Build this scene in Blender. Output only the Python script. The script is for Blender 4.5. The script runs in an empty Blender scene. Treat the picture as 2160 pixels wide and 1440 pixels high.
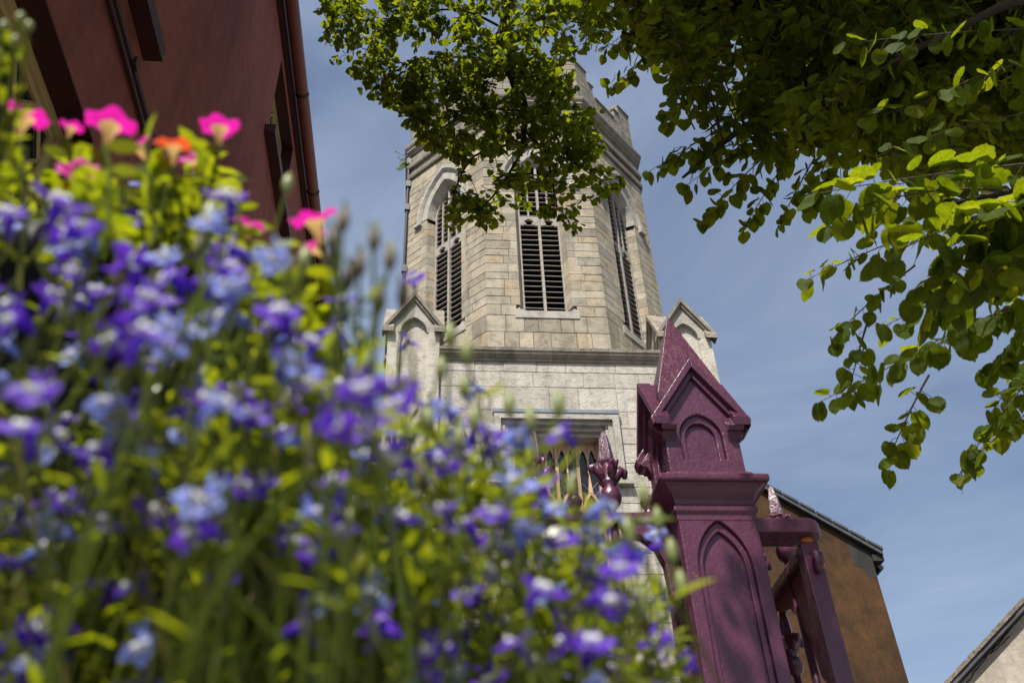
import bpy, bmesh, math, random
from mathutils import Vector, Matrix, Quaternion
random.seed(7)
sc = bpy.context.scene
col = sc.collection
R = math.radians

# ------------------------------------------------------------------ camera, sky, sun, exposure
FPX = 1987.0
CAM = Vector((0, 0, 1.1))
PITCH, ROLL, YAW = R(38.77), R(-2.7), R(6.23)
_f = Vector((math.sin(YAW)*math.cos(PITCH), math.cos(YAW)*math.cos(PITCH), math.sin(PITCH)))
_r0 = Vector((math.cos(YAW), -math.sin(YAW), 0))
_u0 = _r0.cross(_f)
CR = _r0*math.cos(ROLL) + _u0*math.sin(ROLL)
CU = -_r0*math.sin(ROLL) + _u0*math.cos(ROLL)
cam = bpy.data.cameras.new('camera')
camo = bpy.data.objects.new('camera', cam)
col.objects.link(camo)
camo.matrix_world = Matrix(((CR.x, CU.x, -_f.x, CAM.x), (CR.y, CU.y, -_f.y, CAM.y), (CR.z, CU.z, -_f.z, CAM.z), (0, 0, 0, 1)))
cam.sensor_width = 36
cam.lens = FPX/2160*36
cam.clip_start = 0.02
cam.clip_end = 2000
cam.dof.use_dof = True
cam.dof.focus_distance = 7.5
cam.dof.aperture_fstop = 7.6
cam.dof.aperture_blades = 9
sc.camera = camo

SUN_AZ, SUN_EL = R(25), R(58)          # degrees to the left of straight behind the camera's street axis
S = Vector((-math.sin(SUN_AZ)*math.cos(SUN_EL), -math.cos(SUN_AZ)*math.cos(SUN_EL), math.sin(SUN_EL)))
w = bpy.data.worlds.new('World')
sc.world = w
w.use_nodes = True
nt = w.node_tree
nt.nodes.clear()
_o = nt.nodes.new('ShaderNodeOutputWorld')
_b = nt.nodes.new('ShaderNodeBackground')
_s = nt.nodes.new('ShaderNodeTexSky')
_s.sky_type = 'NISHITA'
_s.sun_disc = False
_s.sun_elevation = SUN_EL
_s.sun_rotation = math.pi + SUN_AZ
_s.air_density = 1.0
_s.dust_density = 1.6
_s.ozone_density = 1.2
_tc = nt.nodes.new('ShaderNodeTexCoord')
_mp = nt.nodes.new('ShaderNodeMapping')
_mp.inputs['Scale'].default_value = (1.1, 1.5, 3.2)
_mp.inputs['Rotation'].default_value = (0.25, 0.1, 0.5)
_n = nt.nodes.new('ShaderNodeTexNoise')
_n.inputs['Scale'].default_value = 1.5
_n.inputs['Detail'].default_value = 9
_n.inputs['Roughness'].default_value = 0.56
_n.inputs['Distortion'].default_value = 0.6
_cr = nt.nodes.new('ShaderNodeValToRGB')
_cr.color_ramp.elements[0].position = 0.34
_cr.color_ramp.elements[0].color = (0.06, 0.06, 0.06, 1)
_cr.color_ramp.elements[1].position = 0.72
_cr.color_ramp.elements[1].color = (0.46, 0.46, 0.46, 1)
_mx = nt.nodes.new('ShaderNodeMixRGB')
_mx.inputs[2].default_value = (5.3, 6.1, 7.7, 1)
nt.links.new(_tc.outputs['Generated'], _mp.inputs[0])
nt.links.new(_mp.outputs[0], _n.inputs['Vector'])
nt.links.new(_n.outputs['Fac'], _cr.inputs[0])
nt.links.new(_cr.outputs[0], _mx.inputs[0])
nt.links.new(_s.outputs[0], _mx.inputs[1])
nt.links.new(_mx.outputs[0], _b.inputs[0])
nt.links.new(_b.outputs[0], _o.inputs[0])
_b.inputs[1].default_value = 0.095
sun = bpy.data.lights.new('sun', 'SUN')
sun.energy = 5.0
sun.angle = R(0.53)
sun.color = (1.0, 0.955, 0.88)
suno = bpy.data.objects.new('sun', sun)
col.objects.link(suno)
suno.rotation_euler = S.to_track_quat('Z', 'Y').to_euler()
suno.location = S*60
sc.view_settings.view_transform = 'Standard'
sc.view_settings.look = 'None'
sc.view_settings.exposure = 0.45
sc.view_settings.gamma = 1
sc.render.engine = 'CYCLES'
sc.cycles.use_denoising = True
sc.cycles.max_bounces = 8

# ------------------------------------------------------------------ helpers
def P(x, y, t):
    """a point t metres out along the view axis, in the direction of photograph pixel x, y"""
    return CAM + (CR*((x-1080)/FPX) - CU*((y-720)/FPX) + _f)*t

def proj(p):
    v = p - CAM
    z = v.dot(_f)
    if z < 0.05: return (-9999, -9999, z)
    return (1080+FPX*v.dot(CR)/z, 720-FPX*v.dot(CU)/z, z)

def inside(poly, x, y):
    c = False
    n = len(poly)
    j = n-1
    for i in range(n):
        xi, yi = poly[i]; xj, yj = poly[j]
        if (yi > y) != (yj > y) and x < (xj-xi)*(y-yi)/(yj-yi)+xi: c = not c
        j = i
    return c

def setparent(o, p):
    if p is None: return
    o.parent = p
    if p.type == 'EMPTY': o.matrix_parent_inverse = Matrix.Translation(-p.location)

def tag(o, label=None, cat=None, group=None, kind=None):
    if label: o['label'] = label
    if cat: o['category'] = cat
    if group: o['group'] = group
    if kind: o['kind'] = kind
    return o

def thing(name, loc, label, cat, group=None):
    o = bpy.data.objects.new(name, None)
    o.empty_display_size = 0.1
    o.location = loc
    col.objects.link(o)
    return tag(o, label, cat, group)

def link(name, me, parent=None, mw=None, kind=None):
    o = bpy.data.objects.new(name, me)
    col.objects.link(o)
    setparent(o, parent)
    if mw is not None: o.matrix_basis = mw
    if kind: o['kind'] = kind
    return o

class MB:
    def __init__(s): s.v = []; s.f = []; s.m = []
    def add(s, v, f, mi=0):
        k = len(s.v)
        s.v += [tuple(p) for p in v]
        s.f += [tuple(i+k for i in q) for q in f]
        s.m += [mi]*len(f)
        return s
    def mesh(s, name, mat, smooth=False):
        me = bpy.data.meshes.new(name)
        me.from_pydata(s.v, [], s.f)
        for m in (mat if isinstance(mat, (list, tuple)) else [mat]): me.materials.append(m)
        if any(s.m): me.polygons.foreach_set('material_index', s.m)
        if smooth: me.polygons.foreach_set('use_smooth', [True]*len(me.polygons))
        me.update()
        return me
    def build(s, name, mat, parent=None, smooth=False, kind=None, fix=True):
        me = s.mesh(name, mat, smooth)
        if fix and len(s.f) < 4000:
            bm = bmesh.new(); bm.from_mesh(me)
            bmesh.ops.recalc_face_normals(bm, faces=bm.faces)
            bm.to_mesh(me); bm.free()
        return link(name, me, parent, None, kind)

class Fr:
    """a wall frame: s runs to the right as seen from outside, z up, d outward"""
    def __init__(s, o, u, n):
        s.o = Vector(o); s.u = Vector(u).normalized(); s.n = Vector(n).normalized()
    def p(s, a, z, d=0.0): return s.o + s.u*a + s.n*d + Vector((0, 0, z))

def prism(pts, fr, d0, d1):
    n = len(pts)
    v = [fr.p(a, z, d1) for a, z in pts] + [fr.p(a, z, d0) for a, z in pts]
    f = [tuple(range(n)), tuple(range(2*n-1, n-1, -1))]
    f += [(i, i+n, (i+1) % n+n, (i+1) % n) for i in range(n)]
    return v, f

def box(a0, a1, z0, z1, fr, d0, d1): return prism([(a0, z0), (a1, z0), (a1, z1), (a0, z1)], fr, d0, d1)

def bbox(c, sx, sy, sz, ch=0.0):
    x, y, z = c
    return box(x-sx/2, x+sx/2, z-sz/2, z+sz/2, Fr((0, y, 0), (1, 0, 0), (0, -1, 0)), -sy/2, sy/2)

def block(a0, a1, z0, z1, fr, thick=0.1, bl=0.006, br=0.006, off=0.0, j=0.005, ch=0.006, bk=1.0, mid=0.0):
    """one dressed stone: arrises chamfered except at a wall corner (bl or br = 0); bk shrinks the back about mid (mitred corners)"""
    jl = j if bl else 0; jr = j if br else 0
    A0, A1, Z0, Z1 = a0+jl, a1-jr, z0+j, z1-j
    w = lambda: random.uniform(0.6, 1.6)
    fv = [(A0+bl*w(), Z0+ch*w()), (A1-br*w(), Z0+ch*w()), (A1-br*w(), Z1-ch*w()), (A0+bl*w(), Z1-ch*w())]
    mv = [(A0, Z0), (A1, Z0), (A1, Z1), (A0, Z1)]
    d = -0.008
    v = [fr.p(a, z, off+random.uniform(-.0015, .0015)) for a, z in fv] + [fr.p(a, z, off+d if 0 < bl+br else off) for a, z in mv]
    v += [fr.p(mid+(a-mid)*bk, z, -thick) for a, z in mv]
    f = [(0, 1, 2, 3)]
    for k in (0, 4):
        f += [(k+i, k+4+i, k+4+(i+1) % 4, k+(i+1) % 4) for i in range(4)]
    return v, f

def tube(pts, rad, sides=6, cap=True):
    v = []; f = []
    n = len(pts)
    pts = [Vector(p) for p in pts]
    t0 = (pts[1]-pts[0]).normalized()
    ref = Vector((0, 0, 1)) if abs(t0.z) < 0.9 else Vector((1, 0, 0))
    a = t0.cross(ref).normalized()
    for i, p in enumerate(pts):
        t = (pts[min(i+1, n-1)]-pts[max(i-1, 0)])
        if t.length < 1e-9: t = t0
        t.normalize()
        a = (a - t*a.dot(t))
        if a.length < 1e-6: a = t.orthogonal()
        a.normalize()
        b = t.cross(a)
        r = rad[i] if isinstance(rad, (list, tuple)) else rad
        for k in range(sides):
            an = 2*math.pi*k/sides
            v.append(p + a*(math.cos(an)*r) + b*(math.sin(an)*r))
    for i in range(n-1):
        for k in range(sides):
            f.append((i*sides+k, i*sides+(k+1) % sides, (i+1)*sides+(k+1) % sides, (i+1)*sides+k))
    if cap:
        f.append(tuple(range(sides-1, -1, -1)))
        f.append(tuple((n-1)*sides+k for k in range(sides)))
    return v, f

def lathe(c, prof, sides=14, ax=None):
    v = []; f = []
    c = Vector(c)
    for r, z in prof:
        for k in range(sides):
            an = 2*math.pi*(k+.5)/sides
            v.append(c + Vector((r*math.cos(an), r*math.sin(an), z)))
    for i in range(len(prof)-1):
        for k in range(sides):
            f.append((i*sides+k, i*sides+(k+1) % sides, (i+1)*sides+(k+1) % sides, (i+1)*sides+k))
    f.append(tuple(range(sides-1, -1, -1)))
    f.append(tuple((len(prof)-1)*sides+k for k in range(sides)))
    return v, f

def arch(hw, spring, h, n=9, c=0.0):
    """pointed arch from left springing over the apex to the right springing"""
    rr = (hw*hw+h*h)/(2*hw)
    a1 = math.asin(min(1, h/rr))
    L = []
    for i in range(n+1):
        a = a1*i/n
        L.append((c-hw+rr-rr*math.cos(a), spring+rr*math.sin(a)))
    L[-1] = (c, spring+h)
    return L + [(2*c-x, z) for x, z in reversed(L[:-1])]

def archhw(hw, spring, h, z):
    """half width of that arch at height z"""
    if z <= spring: return hw
    if z >= spring+h: return 0.0
    rr = (hw*hw+h*h)/(2*hw)
    return math.sqrt(max(0, rr*rr-(z-spring)**2))-(rr-hw)

def arch_ring(mb, inner, outer, fr, d0, d1, every=4):
    n = len(inner)
    for i in range(n-1):
        v, f = prism([inner[i], inner[i+1], outer[i+1], outer[i]], fr, d0, d1)
        mb.add(v, f)

def ring_strip(mb, inner, outer, fr, d0, d1):
    """one continuous moulding between two matching outlines"""
    n = len(inner)
    v = [fr.p(*p, d1) for p in inner]+[fr.p(*p, d1) for p in outer]+[fr.p(*p, d0) for p in inner]+[fr.p(*p, d0) for p in outer]
    f = []
    for i in range(n-1):
        f += [(i, i+1, n+i+1, n+i), (2*n+i, 3*n+i, 3*n+i+1, 2*n+i+1), (i, 2*n+i, 2*n+i+1, i+1), (n+i, n+i+1, 3*n+i+1, 3*n+i)]
    f += [(0, n, 3*n, 2*n), (n-1, 3*n-1, 4*n-1, 2*n-1)]
    mb.add(v, f)

def seamless(mb, name, mat, parent):
    """joins two half plates that meet at s = 0 into one plate without a seam"""
    me = mb.mesh(name, mat)
    bm = bmesh.new(); bm.from_mesh(me)
    bmesh.ops.remove_doubles(bm, verts=bm.verts, dist=1e-5)

    bmesh.ops.recalc_face_normals(bm, faces=bm.faces)
    bm.to_mesh(me); bm.free()
    return link(name, me, parent)

def prism_half(pts, fr, d0, d1):
    """prism without the faces that lie on the seam s = 0"""
    v, f = prism(pts, fr, d0, d1)
    n = len(pts)
    keep = f[:2]
    for i in range(n):
        a, b = pts[i], pts[(i+1) % n]
        if abs(a[0]) < 1e-9 and abs(b[0]) < 1e-9: continue
        keep.append(f[2+i])
    return v, keep

def sweep_x(prof, x0, x1, fr):
    """moulding: prof is a closed list of (d, z) drawn along s from x0 to x1"""
    n = len(prof)
    v = [fr.p(x0, z, d) for d, z in prof]+[fr.p(x1, z, d) for d, z in prof]
    f = [tuple(range(n)), tuple(range(2*n-1, n-1, -1))]+[(i, (i+1) % n, (i+1) % n+n, i+n) for i in range(n)]
    return v, f

# ------------------------------------------------------------------ materials
def newmat(name):
    m = bpy.data.materials.new(name)
    m.use_nodes = True
    N = m.node_tree.nodes; L = m.node_tree.links
    b = N['Principled BSDF']
    return m, N, L, b

def ramp(N, stops, interp='LINEAR'):
    r = N.new('ShaderNodeValToRGB')
    e = r.color_ramp.elements
    r.color_ramp.interpolation = interp
    while len(e) < len(stops): e.new(0.5)
    for i, (p, c) in enumerate(stops):
        e[i].position = p; e[i].color = (*c, 1)
    return r

def noise(N, L, vec, scale, detail=5, rough=0.55, dist=0.0):
    n = N.new('ShaderNodeTexNoise')
    n.inputs['Scale'].default_value = scale
    n.inputs['Detail'].default_value = detail
    n.inputs['Roughness'].default_value = rough
    n.inputs['Distortion'].default_value = dist
    if vec: L.new(vec, n.inputs['Vector'])
    return n

def mix(N, L, a, b, fac, mode='MIX'):
    m = N.new('ShaderNodeMixRGB'); m.blend_type = mode
    for i, x in ((1, a), (2, b), (0, fac)):
        if isinstance(x, bpy.types.NodeSocket): L.new(x, m.inputs[i])
        elif i == 0: m.inputs[0].default_value = x
        else: m.inputs[i].default_value = (*x, 1)
    return m.outputs[0]

def rnd_of(N, L):
    """one random number for each object or loose piece"""
    oi = N.new('ShaderNodeObjectInfo')
    ge = N.new('ShaderNodeNewGeometry')
    a = N.new('ShaderNodeMath'); a.operation = 'ADD'
    L.new(oi.outputs['Random'], a.inputs[0]); L.new(ge.outputs['Random Per Island'], a.inputs[1])
    fr = N.new('ShaderNodeMath'); fr.operation = 'FRACT'
    L.new(a.outputs[0], fr.inputs[0])
    return fr.outputs[0]

def stone_mat(name, tones, stain=0.35, lichen=0.0, pit=0.5, vary=True):
    m, N, L, b = newmat(name)
    ge = N.new('ShaderNodeNewGeometry'); vec = ge.outputs['Position']
    rp = ramp(N, [(i/max(1, len(tones)-1), t) for i, t in enumerate(tones)])
    if vary: L.new(rnd_of(N, L), rp.inputs[0])
    else:
        n0 = noise(N, L, vec, 0.8, 3); L.new(n0.outputs['Fac'], rp.inputs[0])
    c = rp.outputs[0]
    n1 = noise(N, L, vec, 5.5, 8, 0.65)
    r1 = ramp(N, [(0.28, (0.62, 0.6, 0.56)), (0.5, (0.98, 0.98, 0.98)), (0.75, (1.16, 1.14, 1.1))])
    L.new(n1.outputs['Fac'], r1.inputs[0])
    c = mix(N, L, c, r1.outputs[0], 1.0, 'MULTIPLY')
    # run-down streaks and damp
    mp = N.new('ShaderNodeMapping'); mp.inputs['Scale'].default_value = (1.7, 1.7, 0.22)
    L.new(vec, mp.inputs[0])
    n2 = noise(N, L, mp.outputs[0], 1.6, 6, 0.6)
    r2 = ramp(N, [(0.5, (0, 0, 0)), (0.72, (1, 1, 1))]); L.new(n2.outputs['Fac'], r2.inputs[0])
    k = N.new('ShaderNodeMath'); k.operation = 'MULTIPLY'; k.inputs[1].default_value = stain
    L.new(r2.outputs[0], k.inputs[0])
    c = mix(N, L, c, (0.10, 0.088, 0.066), k.outputs[0])
    # dark pores
    vo = N.new('ShaderNodeTexVoronoi'); vo.inputs['Scale'].default_value = 34
    nd = noise(N, L, vec, 14, 3)
    va = N.new('ShaderNodeVectorMath'); va.operation = 'MULTIPLY_ADD'
    L.new(nd.outputs['Color'], va.inputs[0]); va.inputs[1].default_value = (.06, .06, .06); L.new(vec, va.inputs[2])
    L.new(va.outputs[0], vo.inputs['Vector'])
    r3 = ramp(N, [(0.09, (1, 1, 1)), (0.2, (0, 0, 0))]); L.new(vo.outputs['Distance'], r3.inputs[0])
    nm = noise(N, L, vec, 2.3, 2); rm = ramp(N, [(0.45, (0, 0, 0)), (0.62, (1, 1, 1))]); L.new(nm.outputs['Fac'], rm.inputs[0])
    pm = N.new('ShaderNodeMath'); pm.operation = 'MULTIPLY'
    L.new(r3.outputs[0], pm.inputs[0]); L.new(rm.outputs[0], pm.inputs[1])
    pk = N.new('ShaderNodeMath'); pk.operation = 'MULTIPLY'; pk.inputs[1].default_value = pit
    L.new(pm.outputs[0], pk.inputs[0])
    c = mix(N, L, c, (0.09, 0.075, 0.055), pk.outputs[0])
    if lichen:
        n4 = noise(N, L, vec, 3.2, 6, 0.7, 0.4)
        r4 = ramp(N, [(0.58, (0, 0, 0)), (0.66, (1, 1, 1))]); L.new(n4.outputs['Fac'], r4.inputs[0])
        lk = N.new('ShaderNodeMath'); lk.operation = 'MULTIPLY'; lk.inputs[1].default_value = lichen
        L.new(r4.outputs[0], lk.inputs[0])
        c = mix(N, L, c, (0.36, 0.22, 0.05), lk.outputs[0])
    L.new(c, b.inputs['Base Color'])
    b.inputs['Roughness'].default_value = 0.9
    b.inputs['Specular IOR Level'].default_value = 0.2
    nb = noise(N, L, vec, 22, 8, 0.7)
    sub = N.new('ShaderNodeMath'); sub.operation = 'SUBTRACT'
    L.new(nb.outputs['Fac'], sub.inputs[0]); L.new(pk.outputs[0], sub.inputs[1])
    bp = N.new('ShaderNodeBump'); bp.inputs['Strength'].default_value = 0.9; bp.inputs['Distance'].default_value = 0.03
    L.new(sub.outputs[0], bp.inputs['Height'])
    L.new(bp.outputs[0], b.inputs['Normal'])
    return m

def plain_mat(name, c1, c2, rough=0.7, scale=4, bump=0.2, bscale=30, bdist=0.01, spec=0.4, metal=0.0, detail=6):
    m, N, L, b = newmat(name)
    ge = N.new('ShaderNodeNewGeometry'); vec = ge.outputs['Position']
    n1 = noise(N, L, vec, scale, detail, 0.6)
    rp = ramp(N, [(0.3, c1), (0.7, c2)]); L.new(n1.outputs['Fac'], rp.inputs[0])
    L.new(rp.outputs[0], b.inputs['Base Color'])
    b.inputs['Roughness'].default_value = rough
    b.inputs['Specular IOR Level'].default_value = spec
    b.inputs['Metallic'].default_value = metal
    nb = noise(N, L, vec, bscale, 6, 0.6)
    bp = N.new('ShaderNodeBump'); bp.inputs['Strength'].default_value = bump; bp.inputs['Distance'].default_value = bdist
    L.new(nb.outputs['Fac'], bp.inputs['Height']); L.new(bp.outputs[0], b.inputs['Normal'])
    return m

def leaf_mat(name, cols, trans, tfac=0.45, rough=0.45, spec=0.35, veins=False):
    m, N, L, b = newmat(name)
    rp = ramp(N, [(i/max(1, len(cols)-1), t) for i, t in enumerate(cols)])
    rn = rnd_of(N, L); L.new(rn, rp.inputs[0])
    c = rp.outputs[0]
    ge = N.new('ShaderNodeNewGeometry')
    vein = None
    if veins:
        n1 = noise(N, L, ge.outputs['Position'], 60, 4)
        r1 = ramp(N, [(0.3, (0.7, 0.7, 0.65)), (0.7, (1.2, 1.2, 1.1))]); L.new(n1.outputs['Fac'], r1.inputs[0])
        c = mix(N, L, c, r1.outputs[0], 1.0, 'MULTIPLY')
        at = N.new('ShaderNodeAttribute'); at.attribute_name = 'lf'
        sx = N.new('ShaderNodeSeparateXYZ'); L.new(at.outputs['Vector'], sx.inputs[0])
        def mth(op, a, b=None):
            q = N.new('ShaderNodeMath'); q.operation = op
            for i_, x_ in enumerate((a, b)):
                if x_ is None: continue
                if isinstance(x_, (int, float)): q.inputs[i_].default_value = x_
                else: L.new(x_, q.inputs[i_])
            return q.outputs[0]
        ax = mth('ABSOLUTE', sx.outputs[0])
        ph = mth('PINGPONG', mth('MULTIPLY', mth('SUBTRACT', sx.outputs[1], mth('MULTIPLY', ax, 0.75)), 8.0), 0.5)
        v1 = mth('LESS_THAN', ph, 0.085); v2 = mth('LESS_THAN', ax, 0.016)
        vein = mth('MAXIMUM', v1, v2)
        c = mix(N, L, c, (0.09, 0.13, 0.03), mth('MULTIPLY', vein, 0.6))
        bp = N.new('ShaderNodeBump'); bp.inputs['Strength'].default_value = 0.6; bp.inputs['Distance'].default_value = 0.002
        L.new(ph, bp.inputs['Height']); L.new(bp.outputs[0], b.inputs['Normal'])
    L.new(c, b.inputs['Base Color'])
    b.inputs['Roughness'].default_value = rough
    b.inputs['Specular IOR Level'].default_value = spec
    tr = N.new('ShaderNodeBsdfTranslucent')
    rt = ramp(N, [(i/max(1, len(trans)-1), t) for i, t in enumerate(trans)]); L.new(rn, rt.inputs[0])
    tc_ = rt.outputs[0]
    if veins: tc_ = mix(N, L, tc_, (0.06, 0.09, 0.004), mth('MULTIPLY', vein, 0.5)); tc_ = mix(N, L, tc_, r1.outputs[0], 1.0, 'MULTIPLY')
    L.new(tc_, tr.inputs['Color'])
    ms = N.new('ShaderNodeMixShader'); ms.inputs[0].default_value = tfac
    out = N['Material Output']
    L.new(b.outputs[0], ms.inputs[1]); L.new(tr.outputs[0], ms.inputs[2]); L.new(ms.outputs[0], out.inputs['Surface'])
    return m

M = {}
M['belfry'] = stone_mat('belfry_stone', [(0.45, 0.385, 0.285), (0.35, 0.31, 0.23), (0.49, 0.43, 0.325), (0.46, 0.36, 0.24), (0.35, 0.325, 0.26), (0.47, 0.405, 0.305), (0.28, 0.25, 0.195), (0.48, 0.405, 0.295)], 0.45, 0.0, 0.75)
M['parapet'] = stone_mat('parapet_stone', [(0.32, 0.285, 0.225), (0.23, 0.21, 0.175), (0.36, 0.32, 0.255)], 0.75, 0.55, 0.4)
M['ashlar'] = stone_mat('limestone_ashlar', [(0.54, 0.495, 0.42), (0.49, 0.45, 0.38), (0.58, 0.535, 0.46), (0.52, 0.475, 0.40)], 0.38, 0.0, 0.9)
M['dressed'] = stone_mat('dressed_limestone', [(0.44, 0.41, 0.355), (0.48, 0.445, 0.39), (0.40, 0.37, 0.315)], 0.3, 0.0, 0.25)
M['mould'] = stone_mat('weathered_moulding', [(0.30, 0.265, 0.21), (0.25, 0.22, 0.175), (0.34, 0.30, 0.245)], 0.7, 0.0, 0.25)
M['mortar'] = plain_mat('mortar', (0.05, 0.042, 0.032), (0.13, 0.11, 0.085), 0.95, 6)
M['dark'] = plain_mat('unlit_black', (0.006, 0.006, 0.006), (0.012, 0.011, 0.01), 1.0, 3, 0, spec=0.0)  # near-black colour stands in for the lack of light inside
M['oldwood'] = plain_mat('weathered_wood', (0.26, 0.225, 0.19), (0.40, 0.36, 0.315), 0.85, 9, 0.4, 60, 0.004)
M['lead'] = plain_mat('lead_sheet', (0.14, 0.165, 0.19), (0.22, 0.25, 0.28), 0.6, 5, 0.2)
M['sandtrac'] = plain_mat('tracery_wood', (0.50, 0.30, 0.17), (0.60, 0.40, 0.25), 0.8, 6, 0.3)
def glass_mat():
    m, N, L, b = newmat('window_glass')
    b.inputs['Base Color'].default_value = (0.012, 0.015, 0.018, 1)
    b.inputs['Roughness'].default_value = 0.06
    b.inputs['Specular IOR Level'].default_value = 0.5
    ge = N.new('ShaderNodeNewGeometry')
    nb = noise(N, L, ge.outputs['Position'], 3, 2)
    bp = N.new('ShaderNodeBump'); bp.inputs['Strength'].default_value = 0.1; bp.inputs['Distance'].default_value = 0.02
    L.new(nb.outputs['Fac'], bp.inputs['Height']); L.new(bp.outputs[0], b.inputs['Normal'])
    return m
M['glass'] = glass_mat()
def render_mat(name, c1, c2, stain, sfac, bscale=45, bdist=0.012, stretch=0.25, dark=None):
    m, N, L, b = newmat(name)
    ge = N.new('ShaderNodeNewGeometry'); vec = ge.outputs['Position']
    n1 = noise(N, L, vec, 1.3, 8, 0.65, 0.3); rp = ramp(N, [(0.3, c1), (0.7, c2)]); L.new(n1.outputs['Fac'], rp.inputs[0])
    mp = N.new('ShaderNodeMapping'); mp.inputs['Scale'].default_value = (1.4, 1.4, stretch); L.new(vec, mp.inputs[0])
    n2 = noise(N, L, mp.outputs[0], 1.1, 9, 0.7, 0.5); r2 = ramp(N, [(0.44, (0, 0, 0)), (0.68, (sfac,)*3)]); L.new(n2.outputs['Fac'], r2.inputs[0])
    c = mix(N, L, rp.outputs[0], stain, r2.outputs[0])
    n3 = noise(N, L, vec, 9, 6, 0.7); r3 = ramp(N, [(0.3, (0.8, 0.8, 0.8)), (0.7, (1.12, 1.12, 1.12))]); L.new(n3.outputs['Fac'], r3.inputs[0])
    c = mix(N, L, c, r3.outputs[0], 1.0, 'MULTIPLY')
    L.new(c, b.inputs['Base Color'])
    b.inputs['Roughness'].default_value = 0.85
    b.inputs['Specular IOR Level'].default_value = 0.25
    nb = noise(N, L, vec, bscale, 8, 0.7)
    bp = N.new('ShaderNodeBump'); bp.inputs['Strength'].default_value = 0.6; bp.inputs['Distance'].default_value = bdist
    L.new(nb.outputs['Fac'], bp.inputs['Height']); L.new(bp.outputs[0], b.inputs['Normal'])
    return m
M['redwall'] = render_mat('dusty_red_render', (0.25, 0.070, 0.050), (0.31, 0.092, 0.064), (0.12, 0.036, 0.026), 0.7)
M['redtrim'] = plain_mat('dark_red_trim', (0.035, 0.008, 0.006), (0.05, 0.012, 0.009), 0.5, 6, 0.2)
M['gutter'] = plain_mat('brown_red_gutter', (0.17, 0.050, 0.034), (0.21, 0.066, 0.045), 0.4, 6, 0.1)
M['cream'] = plain_mat('cream_frame_paint', (0.40, 0.28, 0.11), (0.50, 0.37, 0.17), 0.55, 8, 0.2)
M['ochre'] = render_mat('mottled_ochre_render', (0.062, 0.029, 0.011), (0.115, 0.055, 0.019), (0.024, 0.018, 0.011), 0.95, 40, 0.02, 0.8)
M['quoin'] = render_mat('dark_weathered_quoin', (0.035, 0.033, 0.028), (0.06, 0.056, 0.048), (0.02, 0.02, 0.018), 0.7)
M['slate'] = plain_mat('roof_slate', (0.045, 0.048, 0.055), (0.085, 0.088, 0.095), 0.7, 5, 0.3)
M['creamwall'] = render_mat('cracked_cream_render', (0.44, 0.39, 0.31), (0.52, 0.47, 0.39), (0.24, 0.20, 0.15), 0.75, 40, 0.015, 0.4)
M['verge'] = plain_mat('lichened_verge', (0.10, 0.08, 0.06), (0.30, 0.25, 0.19), 0.95, 14, 0.8, 40, 0.02)
def paint_mat():
    m, N, L, b = newmat('plum_gloss_paint')
    ge = N.new('ShaderNodeNewGeometry'); vec = ge.outputs['Position']
    n1 = noise(N, L, vec, 7, 6, 0.6); rp = ramp(N, [(0.3, (0.066, 0.015, 0.036)), (0.7, (0.100, 0.025, 0.054))]); L.new(n1.outputs['Fac'], rp.inputs[0])
    # dusty film and chips
    n2 = noise(N, L, vec, 38, 8, 0.75, 0.5); r2 = ramp(N, [(0.64, (0, 0, 0)), (0.78, (0.6, 0.6, 0.6))]); L.new(n2.outputs['Fac'], r2.inputs[0])
    c = mix(N, L, rp.outputs[0], (0.22, 0.13, 0.13), r2.outputs[0])
    n3 = noise(N, L, vec, 55, 3, 0.5); r3 = ramp(N, [(0.735, (0, 0, 0)), (0.76, (1, 1, 1))]); L.new(n3.outputs['Fac'], r3.inputs[0])
    c = mix(N, L, c, (0.30, 0.10, 0.03), r3.outputs[0])
    L.new(c, b.inputs['Base Color'])
    rr = ramp(N, [(0.3, (0.20,)*3), (0.75, (0.42,)*3)]); L.new(n2.outputs['Fac'], rr.inputs[0])
    L.new(rr.outputs[0], b.inputs['Roughness'])
    b.inputs['Specular IOR Level'].default_value = 0.55
    nb = noise(N, L, vec, 90, 5, 0.6); nb2 = noise(N, L, vec, 24, 4, 0.6)
    ad = N.new('ShaderNodeMath'); ad.operation = 'ADD'; L.new(nb.outputs['Fac'], ad.inputs[0]); L.new(nb2.outputs['Fac'], ad.inputs[1])
    bp = N.new('ShaderNodeBump'); bp.inputs['Strength'].default_value = 0.5; bp.inputs['Distance'].default_value = 0.004
    L.new(ad.outputs[0], bp.inputs['Height']); L.new(bp.outputs[0], b.inputs['Normal'])
    return m
M['paint'] = paint_mat()
M['blackiron'] = plain_mat('black_iron', (0.012, 0.011, 0.012), (0.02, 0.018, 0.02), 0.4, 8, 0.2)
M['rust'] = plain_mat('bright_rust', (0.35, 0.10, 0.02), (0.5, 0.17, 0.03), 0.8, 20, 0.3)
M['bark'] = plain_mat('lime_bark', (0.035, 0.026, 0.018), (0.075, 0.06, 0.042), 0.95, 9, 0.9, 18, 0.03)
M['twig'] = plain_mat('twig_bark', (0.06, 0.04, 0.025), (0.10, 0.07, 0.04), 0.8, 12, 0.3)
M['leaf'] = leaf_mat('lime_leaf', [(0.022, 0.042, 0.004), (0.034, 0.060, 0.005), (0.052, 0.082, 0.007)], [(0.30, 0.40, 0.006), (0.42, 0.50, 0.008), (0.54, 0.58, 0.012)], 0.41, 0.55, 0.10, True)
M['pot'] = plain_mat('black_plastic', (0.008, 0.008, 0.009), (0.014, 0.014, 0.016), 0.38, 6, 0.05, spec=0.15)
M['soil'] = plain_mat('potting_soil', (0.02, 0.014, 0.009), (0.05, 0.036, 0.024), 0.95, 30, 0.8, 60, 0.02)
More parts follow.
